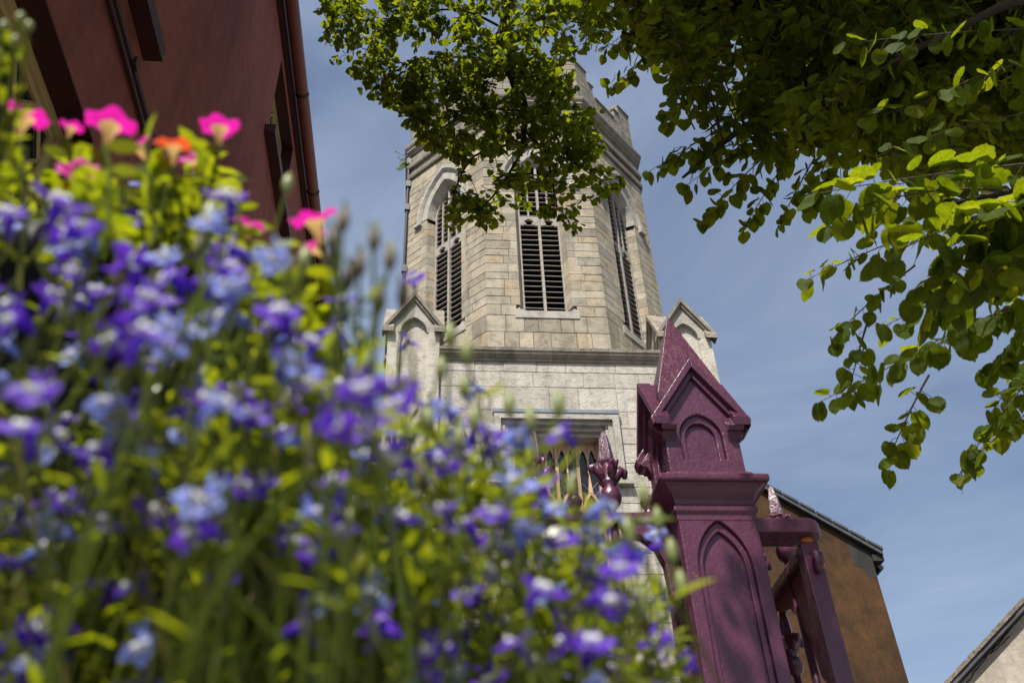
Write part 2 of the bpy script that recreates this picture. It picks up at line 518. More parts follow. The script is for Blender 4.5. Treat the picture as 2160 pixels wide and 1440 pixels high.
M['stem'] = leaf_mat('lobelia_stem', [(0.11, 0.15, 0.015), (0.15, 0.19, 0.02), (0.13, 0.11, 0.03)], [(0.42, 0.50, 0.02)]*2, 0.4, 0.4, 0.4)
M['lleaf'] = leaf_mat('lobelia_leaf', [(0.06, 0.095, 0.006), (0.09, 0.13, 0.008), (0.12, 0.155, 0.012)], [(0.36, 0.44, 0.006), (0.50, 0.54, 0.010)], 0.45, 0.32, 0.5)
M['violet'] = leaf_mat('violet_petal', [(0.10, 0.028, 0.46), (0.14, 0.034, 0.54), (0.085, 0.018, 0.37), (0.15, 0.05, 0.57)], [(0.22, 0.07, 0.85), (0.32, 0.09, 0.92)], 0.4, 0.5, 0.25)
M['paleblue'] = leaf_mat('pale_blue_petal', [(0.20, 0.25, 0.64), (0.26, 0.32, 0.72), (0.17, 0.20, 0.58)], [(0.34, 0.42, 0.9), (0.4, 0.46, 0.92)], 0.35, 0.5, 0.25)
M['white'] = leaf_mat('white_throat', [(0.72, 0.72, 0.74), (0.8, 0.8, 0.78)], [(0.8, 0.8, 0.8)]*2, 0.3, 0.5, 0.3)
M['pink'] = leaf_mat('magenta_petal', [(0.62, 0.008, 0.26), (0.70, 0.012, 0.30), (0.58, 0.02, 0.34)], [(0.9, 0.02, 0.45)]*2, 0.4, 0.5, 0.25)
M['orange'] = leaf_mat('orange_red_petal', [(0.65, 0.06, 0.02), (0.75, 0.09, 0.03)], [(0.9, 0.12, 0.03)]*2, 0.4, 0.5, 0.25)
M['throat'] = leaf_mat('yellow_throat', [(0.62, 0.42, 0.16), (0.70, 0.52, 0.25)], [(0.8, 0.55, 0.2)]*2, 0.4, 0.5, 0.25)
M['bud'] = leaf_mat('green_bud', [(0.22, 0.26, 0.07), (0.30, 0.32, 0.12)], [(0.5, 0.55, 0.12)]*2, 0.35, 0.35, 0.5)
M['brownbud'] = leaf_mat('faded_bud', [(0.10, 0.08, 0.04), (0.16, 0.12, 0.06)], [(0.3, 0.25, 0.08)]*2, 0.3, 0.5, 0.3)
M['paving'] = plain_mat('stone_paving', (0.16, 0.15, 0.14), (0.24, 0.23, 0.21), 0.85, 3, 0.4)
M['asphalt'] = plain_mat('asphalt', (0.04, 0.04, 0.042), (0.06, 0.06, 0.06), 0.9, 8, 0.5, 90)
M['earth'] = plain_mat('ground', (0.06, 0.055, 0.045), (0.09, 0.085, 0.07), 0.95, 2, 0.4)

# ------------------------------------------------------------------ ground (below the frame)
mb = MB(); mb.add([(-400, -400, -.004), (400, -400, -.004), (400, 400, -.004), (-400, 400, -.004)], [(0, 1, 2, 3)])
tag(mb.build('ground', M['earth']), kind='structure')
mb = MB(); mb.add([(-12, -9, 0), (14, -9, 0), (14, -2.2, 0), (-12, -2.2, 0)], [(0, 1, 2, 3)])
tag(mb.build('road', M['asphalt']), kind='structure')
mb = MB(); mb.add(*box(-12, 14, -.02, .12, Fr((0, -2.2, 0), (1, 0, 0), (0, -1, 0)), -16.5, 0))
tag(mb.build('pavement', M['paving']), kind='structure')

# ------------------------------------------------------------------ church tower
CX = 2.47
tower = thing('church_tower', (CX, 18.5, 0.0), 'pale limestone church tower with an octagonal louvred belfry and battlements', 'tower')
A = 3.16; T = A*math.tan(math.pi/8); CY = 15.35+A; W8 = 2*T
def oct_frame(k):
    an = -math.pi/2 + k*math.pi/4            # k=0 front, 1 right oblique, -1 left oblique
    n = Vector((math.cos(an), math.sin(an), 0)); u = Vector((-n.y, n.x, 0))
    return Fr(Vector((CX, CY, 0)) + n*A - u*T, u, n)
Z0, ZS, ZT = 13.35, 18.5, 20.45
# courses shared by all faces so that they line up round the corners
courses = []; z = Z0
hs = [.42, .46, .30]
while z < ZT-0.12:
    h = hs.pop(0) if hs else random.uniform(.20, .33)
    if z+h > ZT-.15: h = ZT-z
    courses.append((z, z+h)); z += h
C8 = W8/2
def openhw(z):
    """half width that plain stones leave free at height z"""
    if z < 14.16: return 0
    if z < 14.40: return .66
    if z < ZS: return .60
    return archhw(.80, ZS, 1.42, z)
belfry_mortar = MB(); rear = MB(); stones = []; jambs = []
def split(a, b, lo=.26, hi=.62):
    out = [a]
    while b-out[-1] > hi:
        nx = out[-1]+random.uniform(lo, hi)
        if b-nx < lo*.8: break
        out.append(nx)
    out.append(b)
    return out
for k in (0, -1, 1, 2, -2, 3, 4, -3):
    fr = oct_frame(k)
    vis = k in (0, -1, 1)
    par = 0
    for ci, (za, zb) in enumerate(courses):
        zm = (za+zb)/2
        hw = max(openhw(za+.01), openhw(zb-.01)) if zb <= ZS+.02 else openhw(za+.06)
        if not vis: hw = 0
        elif 14.16 > za and zb > 14.2: hw = 0.0
        if hw <= 0.02: ivs = [(0, W8)]
        else: ivs = [(0, C8-hw), (C8+hw, W8)]
        for a, b in ivs:
            belfry_mortar.add(*box(a, b, za, zb, fr, -.3, -.013))
            aa, bb = a, b
            if vis and 14.40 <= za+.02 and zb <= ZS+.02:
                # jamb stone next to the opening with a splayed reveal, long and short in turn
                L = random.choice([.13, .2, .30, .26, .17])
                for sgn in ((-1,) if b < C8 else (1,)):
                    e0 = C8+sgn*(.60+L); e1 = C8+sgn*.575; e2 = C8+sgn*.49
                    off = random.uniform(0, .004)
                    pl = [(e0, off), (e1, off), (e2, -.21), (e2, -.30), (e0, -.30)]
                    g = .005
                    v = [fr.p(s_, za+g, d_) for s_, d_ in pl]+[fr.p(s_, zb-g, d_) for s_, d_ in pl]
                    n5 = 5
                    f = [tuple(range(n5)), tuple(range(2*n5-1, n5-1, -1))]+[(i, i+n5, (i+1) % n5+n5, (i+1) % n5) for i in range(n5)]
                    jambs.append((v, f))
                    if sgn < 0: bb = e0-.003
                    else: aa = e0+.003
            cuts = split(aa, bb)
            for i in range(len(cuts)-1):
                l = 0 if cuts[i] < 1e-6 else .006
                r = 0 if cuts[i+1] > W8-1e-6 else .006
                # some courses are split in two shallow stones, some neighbours joined
                vf = block(cuts[i], cuts[i+1], za, zb, fr, .12, l, r, random.uniform(-.002, .004))
                if vis: stones.append((vf, zm, k, cuts[i+1]-cuts[i]))
                else: rear.add(*vf)
bw = belfry_mortar.build('belfry_wall', M['mortar'], tower)
stones.sort(key=lambda q: q[1])
rest = MB()
for i, (vf, zm, k, ln) in enumerate(stones):
    if i < 295: MB().add(*vf).build('stone', M['belfry'], bw)
    else: rest.add(*vf)
rest.build('stonework', M['belfry'], bw, kind='stuff', fix=True)
rear.build('rear_stonework', M['belfry'], bw, kind='stuff', fix=True)
for v, f in jambs: MB().add(v, f).build('jamb_stone', M['belfry'], bw)
# black core behind the louvres; its colour stands in for the unlit chamber
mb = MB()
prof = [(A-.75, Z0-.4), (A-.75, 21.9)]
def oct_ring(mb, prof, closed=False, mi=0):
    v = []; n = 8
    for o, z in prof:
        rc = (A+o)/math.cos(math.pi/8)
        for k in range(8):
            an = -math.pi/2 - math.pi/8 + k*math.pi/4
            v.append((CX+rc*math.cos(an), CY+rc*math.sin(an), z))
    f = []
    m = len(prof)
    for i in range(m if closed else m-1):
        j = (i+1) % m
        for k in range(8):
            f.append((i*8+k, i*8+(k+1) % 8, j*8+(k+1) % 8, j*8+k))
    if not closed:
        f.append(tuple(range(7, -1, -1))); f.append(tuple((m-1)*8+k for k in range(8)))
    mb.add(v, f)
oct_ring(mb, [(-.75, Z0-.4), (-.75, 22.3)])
mb.build('unlit_core', M['dark'], tower)
# belfry windows
for k in (0, -1, 1):
    fr = oct_frame(k)
    win = MB()
    inner, outer = arch(.575, ZS, 1.06, 8, C8), arch(.77, ZS, 1.34, 8, C8)
    back = arch(.49, ZS, .92, 8, C8)
    # arch stones: splayed ring, cut in voussoirs
    n = len(inner)
    root = None
    ring = MB()
    groups = [(0, 3), (3, 6), (6, 8), (8, 10), (10, 13), (13, 16)]
    pieces = []
    for g0, g1 in groups:
        m_ = MB()
        for i in range(g0, g1):
            e = .0
            v = [fr.p(*outer[i], .012), fr.p(*outer[i+1], .012), fr.p(*inner[i+1], .012), fr.p(*inner[i], .012), fr.p(*back[i], -.21), fr.p(*back[i+1], -.21),
                 fr.p(*back[i], -.32), fr.p(*back[i+1], -.32), fr.p(*outer[i], -.32), fr.p(*outer[i+1], -.32)]
            m_.add(v, [(0, 1, 2, 3), (3, 2, 5, 4), (4, 5, 7, 6), (1, 0, 8, 9), (6, 7, 9, 8)])
        pieces.append(m_)
    fm = MB()
    # outer wooden frame
    D = -.20
    arc_o, arc_i = arch(.488, ZS, .918, 8, C8), arch(.445, ZS, .85, 8, C8)
    arch_ring(fm, arc_i, arc_o, fr, D-.06, D+.005)
    for sg in (-1, 1):
        fm.add(*box(min(C8+sg*.445, C8+sg*.488), max(C8+sg*.445, C8+sg*.488), 14.36, ZS, fr, D-.06, D+.005))
    frame = fm.build('window_frame', M['oldwood'], tower)
    for m_ in pieces: m_.build('voussoir', M['dressed'], frame)
    # mullion, sub-mullions and cusped heads
    mm = MB()
    mm.add(*box(C8-.030, C8+.030, 14.36, ZS+.78, fr, D-.05, D+.035))
    mm.build('mullion', M['oldwood'], frame)
    for sg in (-1, 1):
        c = C8+sg*.237
        mb = MB()
        arch_ring(mb, arch(.150, 17.20, .22, 6, c), arch(.207, 17.20, .30, 6, c), fr, D-.045, D+.012)
        for q in (-1, 1):   # cusps
            mb.add(*prism([(c+q*.155, 17.20), (c+q*.06, 17.255), (c+q*.085, 17.30), (c+q*.135, 17.34)], fr, D-.03, D+.006))
            mb.add(*prism([(c+q*.207, 17.50), (c+q*.207, 17.24), (c+q*.12, 17.42), (c+q*.02, 17.51)], fr, D-.03, D+.003))
        mb.build('cusped_head', M['oldwood'], frame)
        mb = MB(); mb.add(*box(c-.02, c+.02, 17.48, 18.95 if True else 0, fr, D-.04, D+.008)); mb.build('upper_mullion', M['oldwood'], frame)
    z = 14.46
    while z < 19.15:
        for sg in (-1, 1):
            hwz = archhw(.445, ZS, .85, z+.05)
            a0, a1 = (C8-hwz, C8-.03) if sg < 0 else (C8+.03, C8+hwz)
            if a1-a0 > .06:
                tl = random.uniform(-.006, .006)
                v = [fr.p(a0, z+tl, D-.005), fr.p(a1, z-tl, D-.005), fr.p(a1, z+.012-tl, D-.005), fr.p(a0, z+.012+tl, D-.005),
                     fr.p(a0, z+.11, D-.16), fr.p(a1, z+.11, D-.16), fr.p(a1, z+.122, D-.16), fr.p(a0, z+.122, D-.16)]
                MB().add(v, [(0, 1, 2, 3), (7, 6, 5, 4), (0, 4, 5, 1), (1, 5, 6, 2), (2, 6, 7, 3), (3, 7, 4, 0)]).build('louvre_slat', M['oldwood'], frame)
        z += .162
    # sill with raised stooled ends
    mb = MB()
    mb.add(*prism([(C8-.70, 14.16), (C8+.70, 14.16), (C8+.70, 14.37), (C8+.60, 14.44), (C8+.575, 14.40), (C8+.49, 14.355), (C8-.49, 14.355), (C8-.575, 14.40), (C8-.60, 14.44), (C8-.70, 14.37)], fr, -.30, .022))
    mb.build('sill', M['dressed'], frame)
    # hood mould and its two stops
    mb = MB()
    hi, ho = arch(.775, ZS-.02, 1.36, 10, C8), arch(.90, ZS-.02, 1.55, 10, C8)
    hm = arch(.83, ZS-.02, 1.44, 10, C8)
    for i in range(len(hi)-1):
        v = [fr.p(*ho[i], 0), fr.p(*ho[i+1], 0), fr.p(*ho[i], .085), fr.p(*ho[i+1], .085), fr.p(*hm[i], .085), fr.p(*hm[i+1], .085), fr.p(*hi[i], .025), fr.p(*hi[i+1], .025), fr.p(*hi[i], 0), fr.p(*hi[i+1], 0)]
        mb.add(v, [(0, 1, 3, 2), (2, 3, 5, 4), (4, 5, 7, 6), (6, 7, 9, 8)])
    for sg in (-1, 1):
        mb.add(*box(min(C8+sg*.775, C8+sg*1.0), max(C8+sg*.775, C8+sg*1.0), ZS-.12, ZS-.02, fr, 0, .09))
    mb.build('hood_mould', M['dressed'], frame)
# string courses and parapet
for nm, prof in (('string_course', [(-.2, 20.45), (.055, 20.47), (.07, 20.52), (.07, 20.62), (.012, 20.70), (-.2, 20.70)]),
                 ('string_course', [(-.2, 20.86), (.075, 20.88), (.09, 20.93), (.09, 21.03), (.015, 21.12), (-.2, 21.12)]),
                 ('cornice', [(-.2, 21.42), (.03, 21.44), (.045, 21.50), (.11, 21.56), (.11, 21.62), (.15, 21.68), (.165, 21.74), (.165, 21.80), (.04, 21.92), (-.2, 21.92)])):
    mb = MB(); oct_ring(mb, prof, True); mb.build(nm, M['mould'], tower)
par = MB(); pw = None
pc = [(20.70, 20.86, 1), (21.12, 21.42, 1), (21.92, 22.2, 1), (22.2, 22.48, 1), (22.48, 22.75, 1), (22.75, 22.98, 2), (22.98, 23.2, 2), (23.2, 23.42, 3), (23.42, 23.62, 3)]
mbm = MB(); oct_ring(mbm, [(-.36, 20.5), (-.02, 20.5), (-.02, 22.70), (-.36, 22.70)], True)
pw = mbm.build('parapet', M['mortar'], tower)
stuff = MB()
for k in range(8):
    fr = oct_frame(k)
    for za, zb, lv in pc:
        iv = {1: [(0, W8)], 2: [(0, .80), (W8-.80, W8)], 3: [(0, .55), (W8-.55, W8)]}[lv]
        for a, b in iv:
            cuts = split(a, b, .35, .75)
            for i in range(len(cuts)-1):
                l = 0 if cuts[i] < 1e-6 else .006
                r = 0 if cuts[i+1] > W8-1e-6 else .006
                o_ = .03 if za > 21.9 else 0.0
                th = .33 if lv > 1 else .1
                fx = Fr(fr.o, fr.u, fr.n)
                vf = block(cuts[i], cuts[i+1], za, zb, fx, th, l, r, random.uniform(-.002, .003), bk=(A-th)/A, mid=C8)
                if k in (0, 1, 7) and za > 21.9: MB().add(*vf).build('stone', M['parapet'], pw)
                else: stuff.add(*vf)
    # copings
    for a, b, zz in ((0, .56, 23.62), (W8-.56, W8, 23.62), (.56, .83, 23.2), (W8-.83, W8-.56, 23.2), (.83, W8-.83, 22.75)):
        th = .37; s_ = (A-th)/A; s2 = (A+.035)/A; sm = (A-.16)/A
        L = lambda a_, q: C8+(a_-C8)*(q if (a_ < 1e-6 or a_ > W8-1e-6) else 1)
        e0 = .03 if a > 1e-6 and a < .7 and zz < 23.5 else 0
        v = []
        for (d_, q, zt) in ((.035, s2, 0), (.035, s2, .05), (-.16, sm, .11), (-th, s_, .05), (-th, s_, 0)):
            for a_ in (a, b): v.append(fr.p(L(a_, q), zz+zt, d_))
        f = [(0, 1, 3, 2), (2, 3, 5, 4), (4, 5, 7, 6), (6, 7, 9, 8), (8, 9, 1, 0), (0, 2, 4, 6, 8), (9, 7, 5, 3, 1)]
        MB().add(v, f).build('coping', M['parapet'], pw)
stuff.build('parapet_stonework', M['parapet'], pw, kind='stuff')
mb = MB(); oct_ring(mb, [(-.34, 22.2), (-.34, 22.35)]); mb.build('roof', M['lead'], tower)

# square stage below
FW = Fr((0, 15.1, 0), (1, 0, 0), (0, -1, 0))
XL, XR = .15, 4.79
core = MB()
WX0, WX1, WZ = 1.50, 3.38, 11.34
body_z1 = 12.80
core.add(*box(-.80, WX0, 0, body_z1, FW, -.6, -.014)); core.add(*box(WX1, 5.74, 0, body_z1, FW, -.6, -.014))
core.add(*box(WX0, WX1, WZ, body_z1, FW, -.6, -.014)); core.add(*box(WX0, WX1, 0, 7.2, FW, -.6, -.014))
core.add(*bbox((CX, 18.8, 6.4), 6.4, 6.2, 12.8))
M['mortar2'] = plain_mat('lime_mortar', (0.16, 0.14, 0.11), (0.30, 0.27, 0.22), 0.95, 6)
tw = core.build('tower_wall', M['mortar2'], tower)
z = 12.80; rows = []
hs = [.285, .375, .56, .40, .36, .42, .52, .34]
while z > 5.2:
    h = hs.pop(0) if hs else random.choice([.30, .36, .44, .50, .40])
    rows.append((z-h, z)); z -= h
for za, zb in rows:
    wz = WZ
    if za < wz-.02 and zb > 7.2: ivs = [(XL, WX0), (WX1, XR)]
    else: ivs = [(XL, XR)]
    for a, b in ivs:
        z1 = zb
        cuts = split(a, b, .42, 1.05)
        for i in range(len(cuts)-1):
            vf = block(cuts[i], cuts[i+1], za, z1, FW, .10, .007, .007, random.uniform(-.004, .005), j=random.uniform(.0015, .005), ch=.009)
            MB().add(*vf).build('stone', M['ashlar'], tw)
lower = MB()
z = 5.2
z = rows[-1][0]
while z > 0.2:
    for a, b in [(XL, XR)]:
        cuts = split(a, b, .5, 1.05)
        for i in range(len(cuts)-1): lower.add(*block(cuts[i], cuts[i+1], max(0, z-.42), z, FW, .1))
    z -= .42
lower.build('base_stonework', M['ashlar'], tw, kind='stuff')
# flank walls of the tower, stones joined because no photo shows them
side = MB()
for fr, ln in ((Fr((5.70, 15.6, 0), (0, 1, 0), (1, 0, 0)), 6.0), (Fr((-.76, 21.6, 0), (0, -1, 0), (-1, 0, 0)), 6.0)):
    z = 0
    while z < 12.7:
        cuts = split(0, ln, .6, 1.1)
        for i in range(len(cuts)-1): side.add(*block(cuts[i], cuts[i+1], z, min(12.78, z+.42), fr, .1))
        z += .42
side.build('flank_stonework', M['ashlar'], tw, kind='stuff', fix=False)
# string low on the wall
mb = MB(); mb.add(*sweep_x([(-.05, 6.42), (.05, 6.44), (.06, 6.50), (.0, 6.58), (-.05, 6.58)], XL, XR, FW)); mb.build('string_course', M['mould'], tower)
# cornice in four lengths, and the weathering behind it up to the octagon
xs = [XL, 1.29, 2.45, 3.62, XR]
prof = [(-.1, 12.76), (.035, 12.765), (.045, 12.80), (.03, 12.82), (.07, 12.86), (.12, 12.90), (.125, 12.94), (.15, 12.96), (.16, 13.03), (.06, 13.09), (-.1, 13.10)]
for i in range(4):
    mb = MB(); mb.add(*sweep_x(prof, xs[i]+.002, xs[i+1]-.002, FW)); mb.build('cornice_stone', M['mould'], tower)
mb = MB(); mb.add([(-.76, 15.15, 13.08), (5.70, 15.15, 13.08), (5.70, 21.75, 13.08), (-.76, 21.75, 13.08), (-.76, 15.15, 12.7), (5.70, 15.15, 12.7), (5.70, 21.75, 12.7), (-.76, 21.75, 12.7)],
                  [(0, 1, 2, 3), (0, 4, 5, 1), (1, 5, 6, 2), (2, 6, 7, 3), (3, 7, 4, 0)]); mb.build('stage_roof', M['mould'], tower)
mb = MB(); oct_ring(mb, [(-.2, 13.0), (.05, 13.0), (.05, 13.10), (.0, 13.36), (-.2, 13.36)], True); mb.build('belfry_base', M['mould'], tower)

# corner turrets with cross gables
def turret(x0, y0, w, label):
    c = x0+w/2; cy = y0+w/2; h = w/2
    body = MB()
    body.add(*bbox((c, cy, 6.7), w-.26, w-.26, 13.4))
    tb = body.build('corner_turret', M['mortar'], tower)
    tb['label'] = label
    faces = [Fr((c-h, cy-h, 0), (1, 0, 0), (0, -1, 0)), Fr((c+h, cy-h, 0), (0, 1, 0), (1, 0, 0)), Fr((c+h, cy+h, 0), (-1, 0, 0), (0, 1, 0)), Fr((c-h, cy+h, 0), (0, -1, 0), (-1, 0, 0))]
    NH, NS, NA = .27, 13.42, .40
    for fi, fr in enumerate(faces):
        rowz = [13.42]
        for hh in (.30, .58, .62, .70, .66, .60, .62, .70, .62, .6, .6): rowz.append(rowz[-1]-hh)
        joined = MB()
        for i in range(len(rowz)-1):
            zb, za = rowz[i], rowz[i+1]
            for a, b, side_ in ((0, h-NH, 0), (h+NH, w, 1)):
                # niche edge is chamfered into the recess
                pl = [(a, 0), (b, 0)] if False else None
                if side_ == 0: poly = [(0, 0), (b-.05, 0), (b, -.05), (b, -.13), (.12, -.13)]
                else: poly = [(a, -.05), (a+.05, 0), (w, 0), (w-.12, -.13), (a, -.13)]
                g = .003; n5 = 5
                v = [fr.p(s_, za+g, d_) for s_, d_ in poly]+[fr.p(s_, zb-g, d_) for s_, d_ in poly]
                f = [tuple(range(n5)), tuple(range(2*n5-1, n5-1, -1))]+[(q, q+n5, (q+1) % n5+n5, (q+1) % n5) for q in range(n5)]
                if fi == 0: MB().add(v, f).build('stone', M['ashlar'], tb)
                else: joined.add(v, f)
        if fi: joined.add(*box(0.12, w-.12, 0, rowz[-1]-.002, fr, -.13, 0))
        else: joined.add(*box(0.0, w, 0, rowz[-1]-.002, fr, -.13, 0))
        # gable face with the pointed head of the niche
        ar = arch(NH, NS, NA, 7, h)
        pk = 14.32; ev = 13.52
        half = (len(ar)+1)//2
        Lp = [(0, NS), (h-NH, NS)] + ar[1:half] + [(h, pk), (0, ev)]
        Rp = [(w, NS), (w, ev), (h, pk)] + [(x, z_) for x, z_ in ar[half-1:-1]] + [(h+NH, NS)]
        gm = MB(); gm.add(*prism(Lp, fr, -.10, 0)); gm.add(*prism(Rp, fr, -.10, 0))
        gm.build('gable', M['dressed'], tb)
        # niche back panel head
        nb = MB(); nb.add(*prism([(h-NH-.02, 6.9)]+[(x, z_) for x, z_ in arch(NH+.02, NS, NA+.03, 7, h)]+[(h+NH+.02, 6.9)], fr, -.16, -.105)); nb.build('niche_panel', M['ashlar'], tb)
        if joined.v: joined.build('stonework', M['ashlar'], tb, kind='stuff')
        # raking copings
        for sg in (-1, 1):
            e = h*sg
            q = [(h, pk+.015), (h+e*1.22, ev-.17), (h+e*1.22, ev-.05), (h, pk+.145)]
            cm = MB(); cm.add(*prism(q, fr, -.12, .10)); 
            q2 = [(h, pk-.075), (h+e*1.02, ev-.07), (h+e*1.10, ev-.06), (h, pk+.015)]
            cm.add(*prism(q2, fr, -.10, .055))
            cm.build('raking_coping', M['mould'], tb)
        # roof slopes of this arm of the cross gable
        rm = MB()
        rm.add([fr.p(h, 14.44, .02), fr.p(h, 14.44, -h), fr.p(h-h*1.2, 13.49, .02), fr.p(h-h*1.2, 13.49, -h*.0), fr.p(h+h*1.2, 13.49, .02), fr.p(h+h*1.2, 13.49, 0)],
               [(0, 2, 1), (0, 1, 4), (2, 3, 1), (4, 1, 5)])
        rm.build('gable_roof', M['mould'], tb)
    return tb
turret(-.90, 15.0, 1.05, 'gabled corner turret left of the belfry')
turret(4.79, 15.0, 1.05, 'gabled corner turret behind the plum gate pier')

# west window of the square stage
wf = MB()
FI = Fr((0, 15.1, 0), (1, 0, 0), (0, -1, 0))
c = 2.44
def frame_u(mb, x0, x1, zt, wdt, d0, d1, zb, fr):
    mb.add(*box(x0, x0+wdt, zb, zt-wdt, fr, d0, d1)); mb.add(*box(x1-wdt, x1, zb, zt-wdt, fr, d0, d1)); mb.add(*box(x0, x1, zt-wdt, zt, fr, d0, d1))
hood = MB(); frame_u(hood, 1.22, 3.66, 11.46, .13, -.02, .10, 10.0, FI)
for sg in (1.22, 3.40): hood.add(*box(sg-.02 if sg > 2 else sg-.13, sg+.26+.13 if sg > 2 else sg+.28, 9.90, 10.0, FI, -.02, .12))
west = hood.build('west_window', M['dressed'], tower)
mb = MB(); mb.add(*prism([(1.20, 11.462), (3.68, 11.462), (3.68, 11.54), (1.20, 11.54)], FI, -.02, .115)); mb.build('lead_flashing', M['lead'], west)
mb = MB(); frame_u(mb, 1.35, 3.53, 11.33, .09, -.20, .03, 7.2, FI); frame_u(mb, 1.44, 3.44, 11.24, .10, -.28, -.05, 7.2, FI); frame_u(mb, 1.54, 3.34, 11.14, .08, -.42, -.13, 7.2, FI)
mb.build('surround', M['dressed'], west)
mb = MB(); mb.add(*box(1.35, 3.53, 7.0, 7.2, FI, -.4, .08)); mb.build('sill', M['dressed'], west)
mb = MB(); mb.add(*box(1.5, 3.4, 7.2, 11.2, FI, -.46, -.44)); mb.build('glass', M['glass'], west)
x0, x1 = 1.62, 3.26; nl = 4; wl = (x1-x0)/nl
for i in range(nl+1):
    x = x0+i*wl
    mb = MB(); mb.add(*box(x-.03, x+.03, 7.2, 11.06, FI, -.43, -.36)); mb.build('mullion', M['sandtrac'], west)
for i in range(nl):
    cc = x0+(i+.5)*wl; hwl = wl/2-.03
    mb = MB()
    ar = arch(hwl-.03, 9.55, .42, 6, cc); half = (len(ar)+1)//2
    ring_strip(mb, arch(hwl-.045, 9.55, .38, 6, cc), arch(hwl, 9.55, .47, 6, cc), FI, -.42, -.37)
    mb.add(*prism([(cc-.045, 9.96), (cc+.045, 9.96), (cc+.012, 10.30), (cc, 10.42), (cc-.012, 10.30)], FI, -.415, -.365))
    mb.add(*box(cc-.016, cc+.016, 10.40, 11.06, FI, -.42, -.375))
    for q in (-1, 1):
        c2 = cc+q*hwl/2
        ar = arch(hwl/2-.03, 10.72, .2, 5, c2); half = (len(ar)+1)//2
        a0, a1 = c2-hwl/2, c2+hwl/2
        mb.add(*prism([(a0+.012, 10.72), (a0+.03, 10.72)]+ar[1:half]+[(c2, 11.06), (a0+.012, 11.06)], FI, -.415, -.375))
        mb.add(*prism([(a1-.012, 10.72), (a1-.012, 11.06), (c2, 11.06)]+ar[half-1:-1]+[(a1-.03, 10.72)], FI, -.415, -.375))
    mb.build('tracery', M['sandtrac'], west)
    lat = MB()
    for dirn in (1, -1):
        zz = 7.0
        while zz < 9.95:
            p0 = (cc-hwl, zz); p1 = (cc+hwl, zz+2*hwl*1.25)
            if dirn < 0: p0, p1 = (cc+hwl, zz), (cc-hwl, zz+2*hwl*1.25)
            lat.add(*tube([FI.p(p0[0], p0[1], -.425+.004*dirn), FI.p(p1[0], p1[1], -.425+.004*dirn)], .006, 4))
            zz += .2
    lat.build('lattice', M['oldwood'], west)
# downpipe on the octagon's left corner
mb = MB()
px, py = CX-A-.03, CY-T-.02
mb.add(*tube([(px, py, 13.2), (px, py, 21.4)], .045, 8))
dp = mb.build('downpipe', M['blackiron'], tower)
for zz in (15.2, 17.2, 19.4, 20.3, 21.2):
    mb = MB(); mb.add(*bbox((px, py, zz), .13, .13, .22)); mb.build('pipe_bracket', M['blackiron'], dp)

# ------------------------------------------------------------------ ochre gabled building behind the tower
och = thing('ochre_building', (CX, 26, 0), 'mottled ochre rendered gable with dark slate verge behind the gate pier', 'building')
FO = Fr((0, 21.95, 0), (1, 0, 0), (0, -1, 0))
ex, ez = 11.60, 12.19; rz = ez+(ex-CX)*.70; lx = 2*CX-ex
mb = MB(); mb.add(*prism([(lx, 0), (ex, 0), (ex, ez-.2), (CX, rz-.15), (lx, ez-.2)], FO, -9, 0)); mb.build('wall', M['ochre'], och)
for sg in (-1, 1):
    X = lambda q: CX+sg*(q-CX)
    mb = MB(); mb.add(*prism([(X(ex+.28), ez-.36), (X(CX), rz-.13), (X(CX), rz-.02), (X(ex+.28), ez-.22)], FO, -9.2, .14)); rf = mb.build('roof', M['slate'], och)
    mb = MB()
    for i in range(24):
        t0, t1 = i/24, (i+1)/24-.004
        pt = lambda t, o: (X(ex+.30-(ex+.30-CX)*t), ez-.235+(rz-.03-ez+.235)*t+o)
        MB().add(*prism([pt(t0, 0), pt(t1, 0), pt(t1, .06), pt(t0, .085)], FO, -.3, .17)).build('verge_slate', M['slate'], rf)
    mb = MB(); mb.add(*prism([(X(ex-.55), 12.33), (X(ex+.004), 11.95), (X(ex+.004), 11.25), (X(ex-.28), 11.3), (X(ex-.30), 11.5), (X(ex-.55), 11.6)], FO, -.1, .004))
    mb.build('quoin', M['quoin'], och)
    mb = MB(); mb.add(*box(min(X(ex), X(ex+.30)), max(X(ex), X(ex+.30)), 11.70, 11.88, FO, -9, .06)); mb.build('eaves_board', M['quoin'], och)
    mb = MB(); mb.add(*tube([(X(ex+.16), 21.9, 11.52), (X(ex+.16), 30, 11.52)], .07, 8)); mb.build('gutter', M['blackiron'], och)

